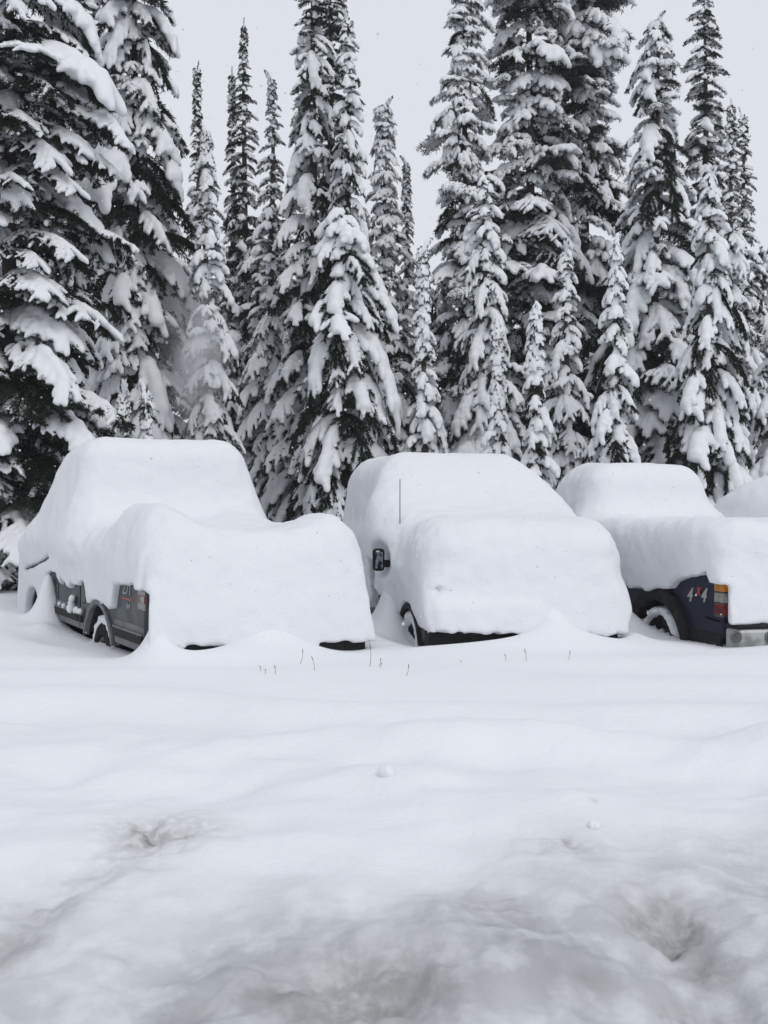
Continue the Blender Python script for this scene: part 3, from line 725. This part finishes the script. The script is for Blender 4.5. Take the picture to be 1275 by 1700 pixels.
def needles_mesh(name, lines, rng, step, ln, wd, per, hang=.25, radial=.8):
    """needle sprays: small pointed leaves standing round every twig"""
    P, D = [], []
    for pl, _, lv in lines:
        seg = np.linalg.norm(np.diff(pl, axis=0), axis=1); cum = np.concatenate([[0], np.cumsum(seg)])
        m = max(2, int(cum[-1]/step)); s = (np.arange(m)+rng.random())*cum[-1]/m
        c = np.stack([np.interp(s, cum, pl[:, k]) for k in range(3)], 1); dd = np.gradient(c, axis=0) if m > 2 else np.tile(pl[-1]-pl[0], (m, 1))
        dd /= np.linalg.norm(dd, axis=1)[:, None]+1e-9
        P.append(np.repeat(c, per, 0)); D.append(np.repeat(dd, per, 0))
    P = np.concatenate(P); D = np.concatenate(D); N = len(P); r = np.random.RandomState(rng.randrange(10**6))
    R = r.normal(size=(N, 3)); R -= (R*D).sum(1)[:, None]*D; R /= np.linalg.norm(R, axis=1)[:, None]
    R[:, 2] -= hang; A = D*r.uniform(.35, 1.1, (N, 1))+R*radial; A /= np.linalg.norm(A, axis=1)[:, None]
    B = np.cross(A, r.normal(size=(N, 3))); B /= np.linalg.norm(B, axis=1)[:, None]
    l = ln*r.uniform(.6, 1.25, (N, 1)); w = wd*r.uniform(.7, 1.3, (N, 1))
    V = np.stack([P-A*l*.1, P+A*l*.45+B*w*.5, P+A*l, P+A*l*.45-B*w*.5], 1).reshape(-1, 3)
    # the woody axis too
    F = np.arange(N*4).reshape(-1, 4); vs, fs, b = [V], [F], N*4
    for pl, k, lv in lines:
        rad = (.014, .006, .003)[lv]; n = len(pl)
        ring = np.array([[0, 1, 0], [0, -.5, .87], [0, -.5, -.87]])
        vv = (pl[:, None, :]+ring[None]*rad*np.linspace(1, .35, n)[:, None, None]).reshape(-1, 3)
        ff = [(b+i*3+j, b+i*3+(j+1) % 3, b+(i+1)*3+(j+1) % 3, b+(i+1)*3+j) for i in range(n-1) for j in range(3)]
        vs.append(vv); fs.append(np.array(ff)); b += len(vv)
    return np_mesh(name, np.concatenate(vs), np.concatenate(fs), False)
def snow_mesh(name, lines, rng, r0, r1, r2, up, k, h, s0=.12, s1=.9, amp=.014, tips=0, drop=0.0):
    """snow lying along the twigs, run together where they are close"""
    allp = np.concatenate([l[0] for l in lines]); pad = r0*1.6+up+.03
    lo, hi = allp.min(0)-pad, allp.max(0)+pad
    X, Y, Z = [np.arange(lo[i], hi[i]+h, h, dtype=np.float32) for i in range(3)]
    X, Y, Z = X[:, None, None], Y[None, :, None], Z[None, None, :]
    f = None
    for pl, kk, lv in lines:
        if lv and rng.random() < drop: continue
        rr = (r0, r1, r2)[lv]
        if rr <= 0: continue
        n = len(pl); t = np.linspace(0, 1, n)
        for i in range(n-1):
            ta, tb = t[i], t[i+1]
            if lv == 0 and tb < s0: continue
            if ta > s1: continue
            g = lambda q: rr*(1.0-.30*q if lv else (.55+.6*min(1, q/.45))*(1-.30*max(0, q-.6)))
            a, b = pl[i].copy(), pl[i]+(pl[i+1]-pl[i])*min(1, (s1-ta)/(tb-ta))
            a[2] += up*rr/r0; b[2] += up*rr/r0
            # only the neighbourhood of this piece changes
            m = rr*1.3+k+h*2
            ii = [slice(max(0, int((min(a[c], b[c])-m-lo[c])/h)), int((max(a[c], b[c])+m-lo[c])/h)+2) for c in range(3)]
            d = seg_sdf(X[ii[0]], Y[:, ii[1]], Z[:, :, ii[2]], a, b, g(ta), g(tb))
            if f is None: f = np.full((X.size, Y.size, Z.size), 9., np.float32)
            s = f[ii[0], ii[1], ii[2]]; f[ii[0], ii[1], ii[2]] = smin(s, d, k)
    sd = rng.random()*20
    XX, YY, ZZ = np.broadcast_arrays(X, Y, Z)
    near = f < .15
    f[near] += amp*fbm(XX[near]*5+sd, YY[near]*5, ZZ[near]*5, 2)+amp*.5*vnoise(XX[near]*17+sd, YY[near]*17, ZZ[near]*17)
    V, F = surface_nets(f, lo, h); V = relax(V, F, 1, .5)
    return np_mesh(name, V, F)
PROTO = {}
def make_protos():
    rng = random.Random(11)
    def reg(kind, fol, sn, nm):
        fol.materials.append(M[nm]); sn.materials.append(M['tree_snow']); PROTO.setdefault(kind, []).append((fol, sn))
    for i in range(6):      # loaded fir bough, hanging
        ln = bough(rng, 1.0, .22, rng.uniform(1.0, 1.45), 5, 52, .42, .75)
        reg('heavy', needles_mesh('branch', ln, rng, .020, .095, .018, 6, .45), snow_mesh('snow_clump', ln, rng, .118, .070, .045, .045, .045, .020, s1=.86, drop=.2), 'needles')
    for i in range(4):      # bough with thinner snow, fingers apart
        ln = bough(rng, 1.0, .18, rng.uniform(.75, 1.1), 6, 56, .46, .6, 1)
        reg('medium', needles_mesh('branch', ln, rng, .022, .075, .016, 5), snow_mesh('snow_clump', ln, rng, .085, .058, .036, .035, .03, .019, s1=.92, drop=.15), 'needles')
    for i in range(4):      # short loaded bough for tips and saplings
        ln = bough(rng, .5, .2, rng.uniform(.7, 1.1), 4, 60, .50, .5)
        reg('stub', needles_mesh('branch', ln, rng, .018, .065, .014, 5), snow_mesh('snow_clump', ln, rng, .085, .052, .034, .04, .04, .017, s1=.92, drop=.10), 'needles')
    for i in range(4):      # long lacy spruce bough, each twig lined with snow
        ln = bough(rng, 1.4, .10, rng.uniform(.28, .45), 10, 58, .42, .4, 3)
        reg('lacy', needles_mesh('branch', ln, rng, .02, .07, .014, 6, .2), snow_mesh('snow_clump', ln, rng, .05, .034, .027, .018, .02, .018, s1=.96, drop=.2), 'needles')
    for i in range(4):      # the biggest low boughs
        ln = bough(rng, 2.0, .08, rng.uniform(.30, .48), 15, 56, .30, .45, 3)
        reg('long', needles_mesh('branch', ln, rng, .026, .085, .018, 6, .3), snow_mesh('snow_clump', ln, rng, .085, .052, .038, .04, .04, .024, s0=.25, s1=.95, drop=.25), 'needles')
    for i in range(4):      # the same with deep pads
        ln = bough(rng, 1.4, .10, rng.uniform(.35, .6), 11, 58, .40, .5, 2)
        reg('pad', needles_mesh('branch', ln, rng, .02, .075, .016, 6, .25), snow_mesh('snow_clump', ln, rng, .095, .062, .042, .045, .05, .022, s0=.25, s1=.93, drop=.15), 'needles')
    for i in range(5):      # pine: brushes of needles, each with its own oval of snow
        ln = bough(rng, 1.0, .25, rng.uniform(.35, .7), 7, 62, .42, .55, 1)
        tips = [(l[0][-3:] if l[2] else l[0][-3:], l[1], 1) for l in ln]
        fol = needles_mesh('branch', ln, rng, .034, .10, .014, 5, .1, 1.0)
        sn = snow_mesh('snow_clump', tips, rng, .08, .062, .05, .025, .02, .02, s1=1, amp=.018, drop=.18)
        reg('pine', fol, sn, 'pine_needles')
    for i in range(4):      # spire: flat short shelf with a thin layer
        ln = bough(rng, .6, .02, rng.uniform(.12, .45), 5, 58, .42, .25)
        reg('spire', needles_mesh('branch', ln, rng, .02, .07, .015, 6, .15), snow_mesh('snow_clump', ln, rng, .055, .034, .02, .024, .03, .018, s1=.9, drop=.25), 'needles')
make_protos()
REACH = {'heavy': .95, 'medium': .95, 'stub': .5, 'lacy': 1.35, 'pad': 1.35, 'long': 1.9, 'pine': .95, 'spire': .57}

def trunk_mesh(h, r, rng):
    n, m = 12, 9; V, F = [], []
    for i in range(n+1):
        t = i/n; rr = r*(1-t)**.8+.012; ox, oy = .03*math.sin(t*5+r*90), .03*math.cos(t*4)
        for k in range(m):
            a = 2*math.pi*k/m; q = rr*(1+.06*rng.uniform(-1, 1)); V.append((ox*(t > 0)+q*math.cos(a), oy*(t > 0)+q*math.sin(a), h*t))
    for i in range(n):
        for k in range(m): F.append((i*m+k, i*m+(k+1) % m, (i+1)*m+(k+1) % m, (i+1)*m+k))
    return np_mesh('trunk', np.array(V), np.array(F))
TREE_N = 0
def tree(x, apex, Y, half, label, mixk, group='snow-laden trees behind the parked row', seed=None, name='fir_tree', power=.8, bare=0.0, sp=.30, per=6, top0=.06, low=.0, cap=True, zmax=None, snowless=.0, lean=0, front=True, rough=.35, capw=.3, jit=.45, wild=.16):
    """x, apex: photo position of the tip; Y: depth; half: photo half-width of the crown near the cars; mixk: [(kind, weight)] from tip to foot"""
    global TREE_N
    TREE_N += 1; rng = random.Random(seed if seed is not None else 100+TREE_N)
    X = (x-637.5)/FPX*Y; zt = CAMH-(apex-HZ)/FPX*Y; zb = float(ground_height(np.array([X]), np.array([Y]))[0])-.05
    H = zt-zb; R = half/FPX*Y
    t = empty(name, (X, Y, zb), 0); props(t, label, 'tree', group)
    tr = link('trunk', trunk_mesh(H-.04, .02+.009*H, rng), t, M['bark'])
    if lean: t.rotation_euler = (0, lean, 0)
    z = H-.10; k = 0
    while z > max(low, .25):
        d = (H-z)/H                                    # 0 at the tip
        r = R*(top0+(1-top0)*min(1, d/.82)**power)*(1 if d < .85 else .95)
        spc = sp*(.45+.75*min(1, d*3))*(.75+.25*min(1, R/1.0))
        if zmax is None or z < zmax:
            n = per if r > .35 else max(4, per-1)
            a0 = rng.uniform(0, 6.28)
            for j in range(n+1):
                az = a0+2*math.pi*(j+rng.uniform(-.3, .3))/n if j < n else rng.uniform(-2.3, -.85)      # and a short one close to the stem
                back = math.sin(az) > .55                # turned away from the parking ground
                if back and front and rng.random() < .45: continue
                rr = r*(rng.uniform(.72, 1.18) if j < n else rng.uniform(.45, .6))*(1+rough*float(vnoise(np.array([z*.9+TREE_N]), np.array([math.cos(az)*.9+3]), np.array([math.sin(az)*.9+5]))[0]))
                kk = mixk[min(len(mixk)-1, int(d*len(mixk)))]
                kind = rng.choice(kk) if isinstance(kk, (list, tuple)) else kk
                if kind == 'stub' and rr > .42: kind = 'heavy'
                if kind in ('heavy', 'medium', 'pine') and rr > 1.1: kind = 'pad' if kind == 'heavy' else 'lacy'
                if kind in ('pad', 'lacy') and rr > 1.55: kind = 'long'
                if rr < .33 and kind in ('heavy', 'medium', 'pad'): kind = 'stub'
                fol, sn = rng.choice(PROTO[kind]); s = rr/REACH[kind]
                b = bpy.data.objects.new('branch', fol); COL.objects.link(b); b.parent = t
                lift = max(.0, .25-d*1.2)                # young shoots near the tip point up
                b.location = (0, 0, z+rng.uniform(-jit, jit)*spc)
                b.rotation_euler = (rng.uniform(-.14, .14), -lift+rng.uniform(-wild, wild+.03), az)
                sz = s*rng.uniform(.9, 1.15) if s > .5 else s**.8
                b.scale = (s, max(s, .45)*rng.uniform(.85, 1.2), max(sz, .45)*rng.uniform(.9, 1.15))
                if rng.random() >= snowless:
                    c = bpy.data.objects.new('snow_clump', sn); COL.objects.link(c); c.parent = b
                    q = rng.uniform(.9, 1.12); c.scale = (q, q, q)
        z -= spc; k += 1
    if cap and zmax is None:
        fol, sn = PROTO['stub'][rng.randrange(4)]
        b = bpy.data.objects.new('branch', fol); COL.objects.link(b); b.parent = t; b.location = (0, 0, H-.22); b.rotation_euler = (0, -1.45, rng.uniform(0, 6)); b.scale = (.75, capw, capw)
        if rng.random() > snowless:
            c = bpy.data.objects.new('snow_clump', sn); COL.objects.link(c); c.parent = b; c.scale = (.9, .9, .9)
    return t

HV = ['stub', 'heavy', 'heavy', 'heavy']
MX = [['stub', 'spire'], ['heavy', 'medium', 'pine'], ['heavy', 'medium', 'medium'], ['heavy', 'medium']]
PN = [['pine'], ['pine'], ['pine', 'pine', 'medium'], ['pine', 'medium']]
SPI = ['spire', ['spire', 'pine'], ['pine', 'medium'], ['medium', 'heavy']]
LB = [['pad', 'medium'], ['lacy', 'medium', 'pad'], ['lacy', 'lacy', 'medium', 'pad'], ['lacy', 'lacy', 'pad'], ['lacy']]
# front row, from the left
tree(15, -420, 15.6, 195, 'broad dark spruce with drooping lacy boughs beyond the grey pickup bonnet', LB, sp=.30, per=8, power=.6, top0=.25, name='spruce_tree', snowless=.15)
tree(222, -190, 18.0, 100, 'tall fir with huge hanging snow pads above the grey pickup cab', MX, power=.5, top0=.35, sp=.31, per=7, snowless=.17)
tree(345, 215, 17.6, 62, 'slender pointed snow-white fir beside the drifting snow dust', MX, power=.75, sp=.26)
tree(570, 352, 17.2, 92, 'round-topped fir with the heaviest snow pads between grey pickup and brown car', ['stub', ['heavy', 'medium'], 'heavy', ['heavy', 'medium']], power=.5, top0=.30, sp=.32, per=7, seed=77, snowless=.18)
tree(702, 405, 17.4, 42, 'small narrow snow-caked fir just behind the brown car roof', HV, power=.7, sp=.25, snowless=.14)
tree(806, 292, 18.6, 85, 'mid-height bushy fir with wide snow shelves behind the brown car', MX, power=.6, sp=.30)
tree(826, 540, 16.9, 34, 'young thin fir in front of the bushy fir behind the brown car', HV, power=.7, sp=.22, snowless=.14)
tree(890, 500, 16.6, 44, 'short slim snow-packed fir behind the brown car windscreen', HV, power=.7, sp=.23, snowless=.14)
tree(940, 410, 18.4, 58, 'mid-height fir half hidden by the short slim fir', MX, power=.7, sp=.27)
tree(1022, 402, 16.9, 62, 'short cone-shaped snow-caked fir behind the navy pickup cab', HV, power=.75, sp=.26, snowless=.14)
tree(1178, 285, 17.6, 92, 'broad fir with long downswept snowy boughs behind navy pickup bed', HV, power=.75, sp=.32, snowless=.18)
tree(1300, 330, 18.2, 70, 'snowy fir cut by the picture edge beyond the white pickup', MX, power=.7, sp=.30)
# second row
tree(138, -230, 21.0, 70, 'dark fir squeezed between the broad spruce and the tallest padded fir', SPI, power=.5, top0=.3, sp=.34)
tree(452, 130, 21.5, 70, 'slim spired fir left of the twin-topped tall firs', SPI[:2]+['medium', 'heavy'], power=.8, sp=.30, top0=.03)
tree(518, -95, 20.6, 80, 'tall dense fir with rounded snow tufts, left of the twin tops', MX, power=.65, top0=.12, sp=.32, snowless=.17)
tree(577, 28, 19.6, 75, 'tall pointed fir, right of the twin tops, above the round-topped fir', MX, power=.7, top0=.05, sp=.30, snowless=.15)
tree(638, 172, 21.5, 55, 'thin knobbly pine leaning out beside the open patch of sky', PN, power=.6, top0=.12, sp=.30, name='pine_tree')
tree(768, -25, 21.0, 75, 'tall open-crowned pine with its dark bare trunk showing, left of the twin pines', PN, power=.5, top0=.22, sp=.27, name='pine_tree', snowless=.1, rough=.7, jit=1.1, wild=.42)
tree(878, -190, 21.6, 105, 'massive pine, left of the twin pines, crusted in grey snow tufts', PN, power=.4, top0=.4, sp=.335, per=8, name='pine_tree', snowless=.12, rough=.6, jit=1.1, wild=.42)
tree(968, -110, 22.4, 88, 'irregular dark pine, right of the twin pines, with branches reaching into the sky', PN, power=.3, top0=.4, sp=.29, per=7, name='pine_tree', snowless=.2, rough=.8, jit=1.1, wild=.42)
tree(1088, 32, 19.8, 100, 'tall bell-shaped tree with large snow pads behind the navy pickup', [['pine', 'stub'], ['heavy', 'pine'], ['heavy', 'medium'], ['heavy', 'medium']], power=.55, top0=.10, sp=.31, per=7, snowless=.17)
tree(1168, -20, 22.6, 60, 'dark sharp spire with short level branches rising above the broad fir', SPI, power=.5, top0=.12, sp=.26, snowless=.25, capw=.12)
tree(1212, 172, 20.4, 62, 'pointed fir, left one of the pair of thin tips', SPI[:1]+['medium', 'heavy', 'heavy'], power=.75, sp=.28, top0=.03, capw=.12)
tree(1232, 188, 21.4, 62, 'pointed fir, right one of the pair of thin tips', SPI[:1]+['spire', 'medium', 'heavy'], power=.75, sp=.28, top0=.03, capw=.12)
# back row
G2 = 'far trees showing through the gaps'
tree(405, 42, 25.5, 75, 'grey thin-tipped fir with sparse snow standing far back above the slender white fir', SPI, G2, power=.9, top0=.02, sp=.24, snowless=.35, capw=.12)
tree(386, 122, 26.0, 40, 'second thinner tip close to the grey thin-tipped far fir', SPI, G2, power=.9, top0=.02, sp=.24, snowless=.35, capw=.12)
tree(328, 108, 25.0, 38, 'needle-thin far fir peeping out behind the tall padded fir', SPI, G2, power=.8, top0=.03, sp=.24, snowless=.3, capw=.12)
tree(550, -60, 23.5, 60, 'dark twin trunk top with hardly any snow behind the tall firs', SPI, G2, power=.5, top0=.2, sp=.26, snowless=.5)
tree(675, 268, 25.0, 42, 'little far fir tip at the foot of the open patch of sky', SPI, G2, power=.8, top0=.03, sp=.22)
for x, a, Y, where in ((40, 40, 23, 'behind the broad dark spruce'), (275, 250, 23.5, 'between the tall padded fir and the slender white fir'), (430, 390, 24.5, 'below the grey thin-tipped far fir'), (480, 330, 26, 'behind the slim spired fir'),
                       (610, 400, 24.5, 'right behind the round-topped fir'), (720, 480, 24, 'behind the small narrow fir'), (845, 300, 26, 'between the open-crowned pine and the massive pine'), (930, 280, 26.5, 'between the twin pines'),
                       (1045, 330, 24.5, 'between the dark pine and the bell-shaped tree'), (1130, 300, 25.5, 'between the bell-shaped tree and the dark spire'), (1265, 420, 24, 'behind the pair of thin tips'), (370, 420, 22.5, 'behind the drifting powder cloud'),
                       (745, 470, 22, 'at the foot of the open-crowned pine'), (180, 300, 24.5, 'behind the tall padded fir'), (1015, 420, 22.5, 'behind the cone-shaped fir'), (660, 520, 21.5, 'low behind the brown car roof edge'), (100, 250, 20.5, 'tucked behind the spruce boughs')):
    tree(x, a, Y, 85, 'dim snow-dusted conifer '+where, [['spire', 'medium'], ['medium', 'pine'], ['medium', 'pine'], ['medium']], 'dim conifers deep in the wood', power=.6, top0=.1, sp=.42, per=6, name='conifer', snowless=.25)
# saplings poking up between the cars
tree(206, 640, 15.4, 24, 'tiny fir sapling with one tall snow cap, behind the grey pickup roof', ['stub'], 'saplings behind the grey pickup', sp=.22, name='fir_sapling', power=.8)
tree(243, 640, 15.7, 34, 'fir sapling with bare dark leader and white whorls, behind the grey pickup roof', ['stub'], 'saplings behind the grey pickup', sp=.24, name='fir_sapling', power=.8, snowless=.2)
tree(555, 842, 15.8, 12, 'snow-capped sapling tip peeping over the grey pickup bed', ['stub'], 'saplings behind the grey pickup', sp=.2, name='fir_sapling')

# ------------------------------------------------------------------ dry grass, lumps, flakes
def stem(x0, y0, x1, y1, Y, rng):
    a, b = px(x0, y0, Y), px(x1, y1, Y); a.z = float(ground_height(np.array([a.x]), np.array([a.y]))[0])-.03
    b.y += rng.uniform(-.03, .03); n = 7; V, F = [], []
    for i in range(n):
        t = i/(n-1); p = a.lerp(b, t)+Vector((.012*math.sin(t*3.1), 0, 0)); r = .0024*(1-.75*t)+(.0022 if .72 < t < .95 else 0)
        for k in range(4): V.append((p.x-a.x+r*math.cos(k*1.571), p.y-a.y+r*math.sin(k*1.571), p.z-a.z))
    for i in range(n-1):
        for k in range(4): F.append((i*4+k, i*4+(k+1) % 4, i*4+4+(k+1) % 4, i*4+4+k))
    o = link('grass_stem', np_mesh('grass_stem', np.array(V), np.array(F)), None, M['straw']); o.location = a
    props(o, 'thin dry grass stem poking up through smooth snow in front of the bumpers', 'grass', 'dry grass stems in the snow')
rng = random.Random(3)
for x0, y0, x1, y1 in ((429, 1113, 431, 1104), (437, 1117, 439, 1110), (454, 1117, 455, 1103), (496, 1090, 502, 1076), (521, 1112, 516, 1088), (613, 1105, 613, 1064), (624, 1104, 632, 1091), (624, 1108, 633, 1100), (671, 1117, 678, 1101), (756, 1093, 765, 1096), (838, 1092, 838, 1086), (872, 1092, 870, 1076), (939, 1093, 947, 1080)):
    Y = CAMH*FPX/(max(y0, 1095)+4-HZ)
    stem(x0, y0, x1, y1, Y, rng)
def snow_lump(x, y, r, lab):
    Y = CAMH*FPX/(y-HZ); p = px(x, y, Y); p.z = float(ground_height(np.array([p.x]), np.array([p.y]))[0])
    q = Field((-r*1.6,)*3, (r*1.6,)*3, r/7); q.add(q.ell((0, 0, r*.25), (r, r*.9, r*.8))); q.add(q.ell((r*.4, -r*.2, 0), (r*.6, r*.6, r*.5)), r*.3)
    q.f = q.f+q.noise(2/r, r*.14, 3, x); o = q.mesh('snow_lump', None, 1); o.location = p
    props(o, lab, 'snow lump', 'loose snow lumps on the ground')
snow_lump(642, 1319, .034, 'small round crumb of snow lying alone on the smooth field')
snow_lump(986, 1386, .022, 'tiny greyish snow crumb at the edge of the slush')
# falling flakes
r = np.random.RandomState(9); N = 1200
Yd = r.uniform(4.5, 17, N); FX = r.uniform(-.40, .40, N)*Yd; FZ = CAMH+r.uniform(-.12, .47, N)*Yd
keep = FZ > .3; Yd, FX, FZ = Yd[keep], FX[keep], FZ[keep]; N = len(Yd); sz = r.uniform(.003, .0075, N)
oc = np.array([[1, 0, 0], [-1, 0, 0], [0, 1, 0], [0, -1, 0], [0, 0, 1], [0, 0, -1]]); of = np.array([[0, 2, 4], [2, 1, 4], [1, 3, 4], [3, 0, 4], [2, 0, 5], [1, 2, 5], [3, 1, 5], [0, 3, 5]])
V = (np.stack([FX, Yd, FZ], 1)[:, None]+oc[None]*sz[:, None, None]).reshape(-1, 3); F = (of[None]+np.arange(N)[:, None, None]*6).reshape(-1, 3)
props(link('falling_snow', np_mesh('falling_snow', V, F), None, M['tree_snow']), 'scattered small snowflakes drifting down through the air', 'snowflakes', kind='stuff')

# ------------------------------------------------------------------ powder sliding off a bough, and the snowy air
def volume_mat(name, dens, col, cloud=False):
    m = bpy.data.materials.new(name); m.use_nodes = True; n = m.node_tree.nodes; l = m.node_tree.links
    n.remove(n['Principled BSDF']); v = n.new('ShaderNodeVolumePrincipled'); l.new(v.outputs[0], n['Material Output'].inputs['Volume'])
    v.inputs['Color'].default_value = (*col, 1); v.inputs['Density'].default_value = dens; v.inputs['Anisotropy'].default_value = .2
    if cloud:
        tc = n.new('ShaderNodeTexCoord'); t = n.new('ShaderNodeTexNoise'); t.inputs['Scale'].default_value = 2.6; t.inputs['Detail'].default_value = 4
        m2 = n.new('ShaderNodeMapping'); m2.inputs['Scale'].default_value = (1.6, 1.6, .55); l.new(tc.outputs['Object'], m2.inputs['Vector']); l.new(m2.outputs[0], t.inputs['Vector'])
        g = n.new('ShaderNodeTexGradient'); g.gradient_type = 'QUADRATIC_SPHERE'
        mp = n.new('ShaderNodeMapping'); mp.inputs['Scale'].default_value = (1/.62, 1/.5, 1/1.35)
        l.new(tc.outputs['Object'], mp.inputs['Vector']); l.new(mp.outputs[0], g.inputs['Vector'])
        r = n.new('ShaderNodeMapRange'); r.inputs[1].default_value = .38; r.inputs[2].default_value = .72; l.new(t.outputs[0], r.inputs[0])
        q = n.new('ShaderNodeMath'); q.operation = 'MULTIPLY'; l.new(g.outputs['Color'], q.inputs[0]); l.new(r.outputs[0], q.inputs[1])
        k = n.new('ShaderNodeMath'); k.operation = 'MULTIPLY'; k.inputs[1].default_value = dens; l.new(q.outputs[0], k.inputs[0]); l.new(k.outputs[0], v.inputs['Density'])
    return m
bm = bmesh.new(); bmesh.ops.create_icosphere(bm, subdivisions=3, radius=1)
for v_ in bm.verts: v_.co = (v_.co.x*.62, v_.co.y*.5, v_.co.z*1.35)
c_ = px(325, 595, 16.4)
dust = link('snow_dust', bm_mesh('snow_dust', bm, True), None, volume_mat('snow_dust', 12.0, (.95, .96, .98), True)); dust.location = c_
props(dust, 'fine white powder cloud sliding down from a bough beside the grey pickup cab', 'snow dust', kind='stuff')
bm = bmesh.new(); bmesh.ops.create_cube(bm, size=1)
for v_ in bm.verts: v_.co = (v_.co.x*540, 190+v_.co.y*480, 6.5+v_.co.z*17)
haze = link('haze', bm_mesh('haze', bm), None, volume_mat('haze', .0008, (.9, .92, .95)))
props(haze, 'thin snowy air fading the far trees', 'haze', kind='stuff')
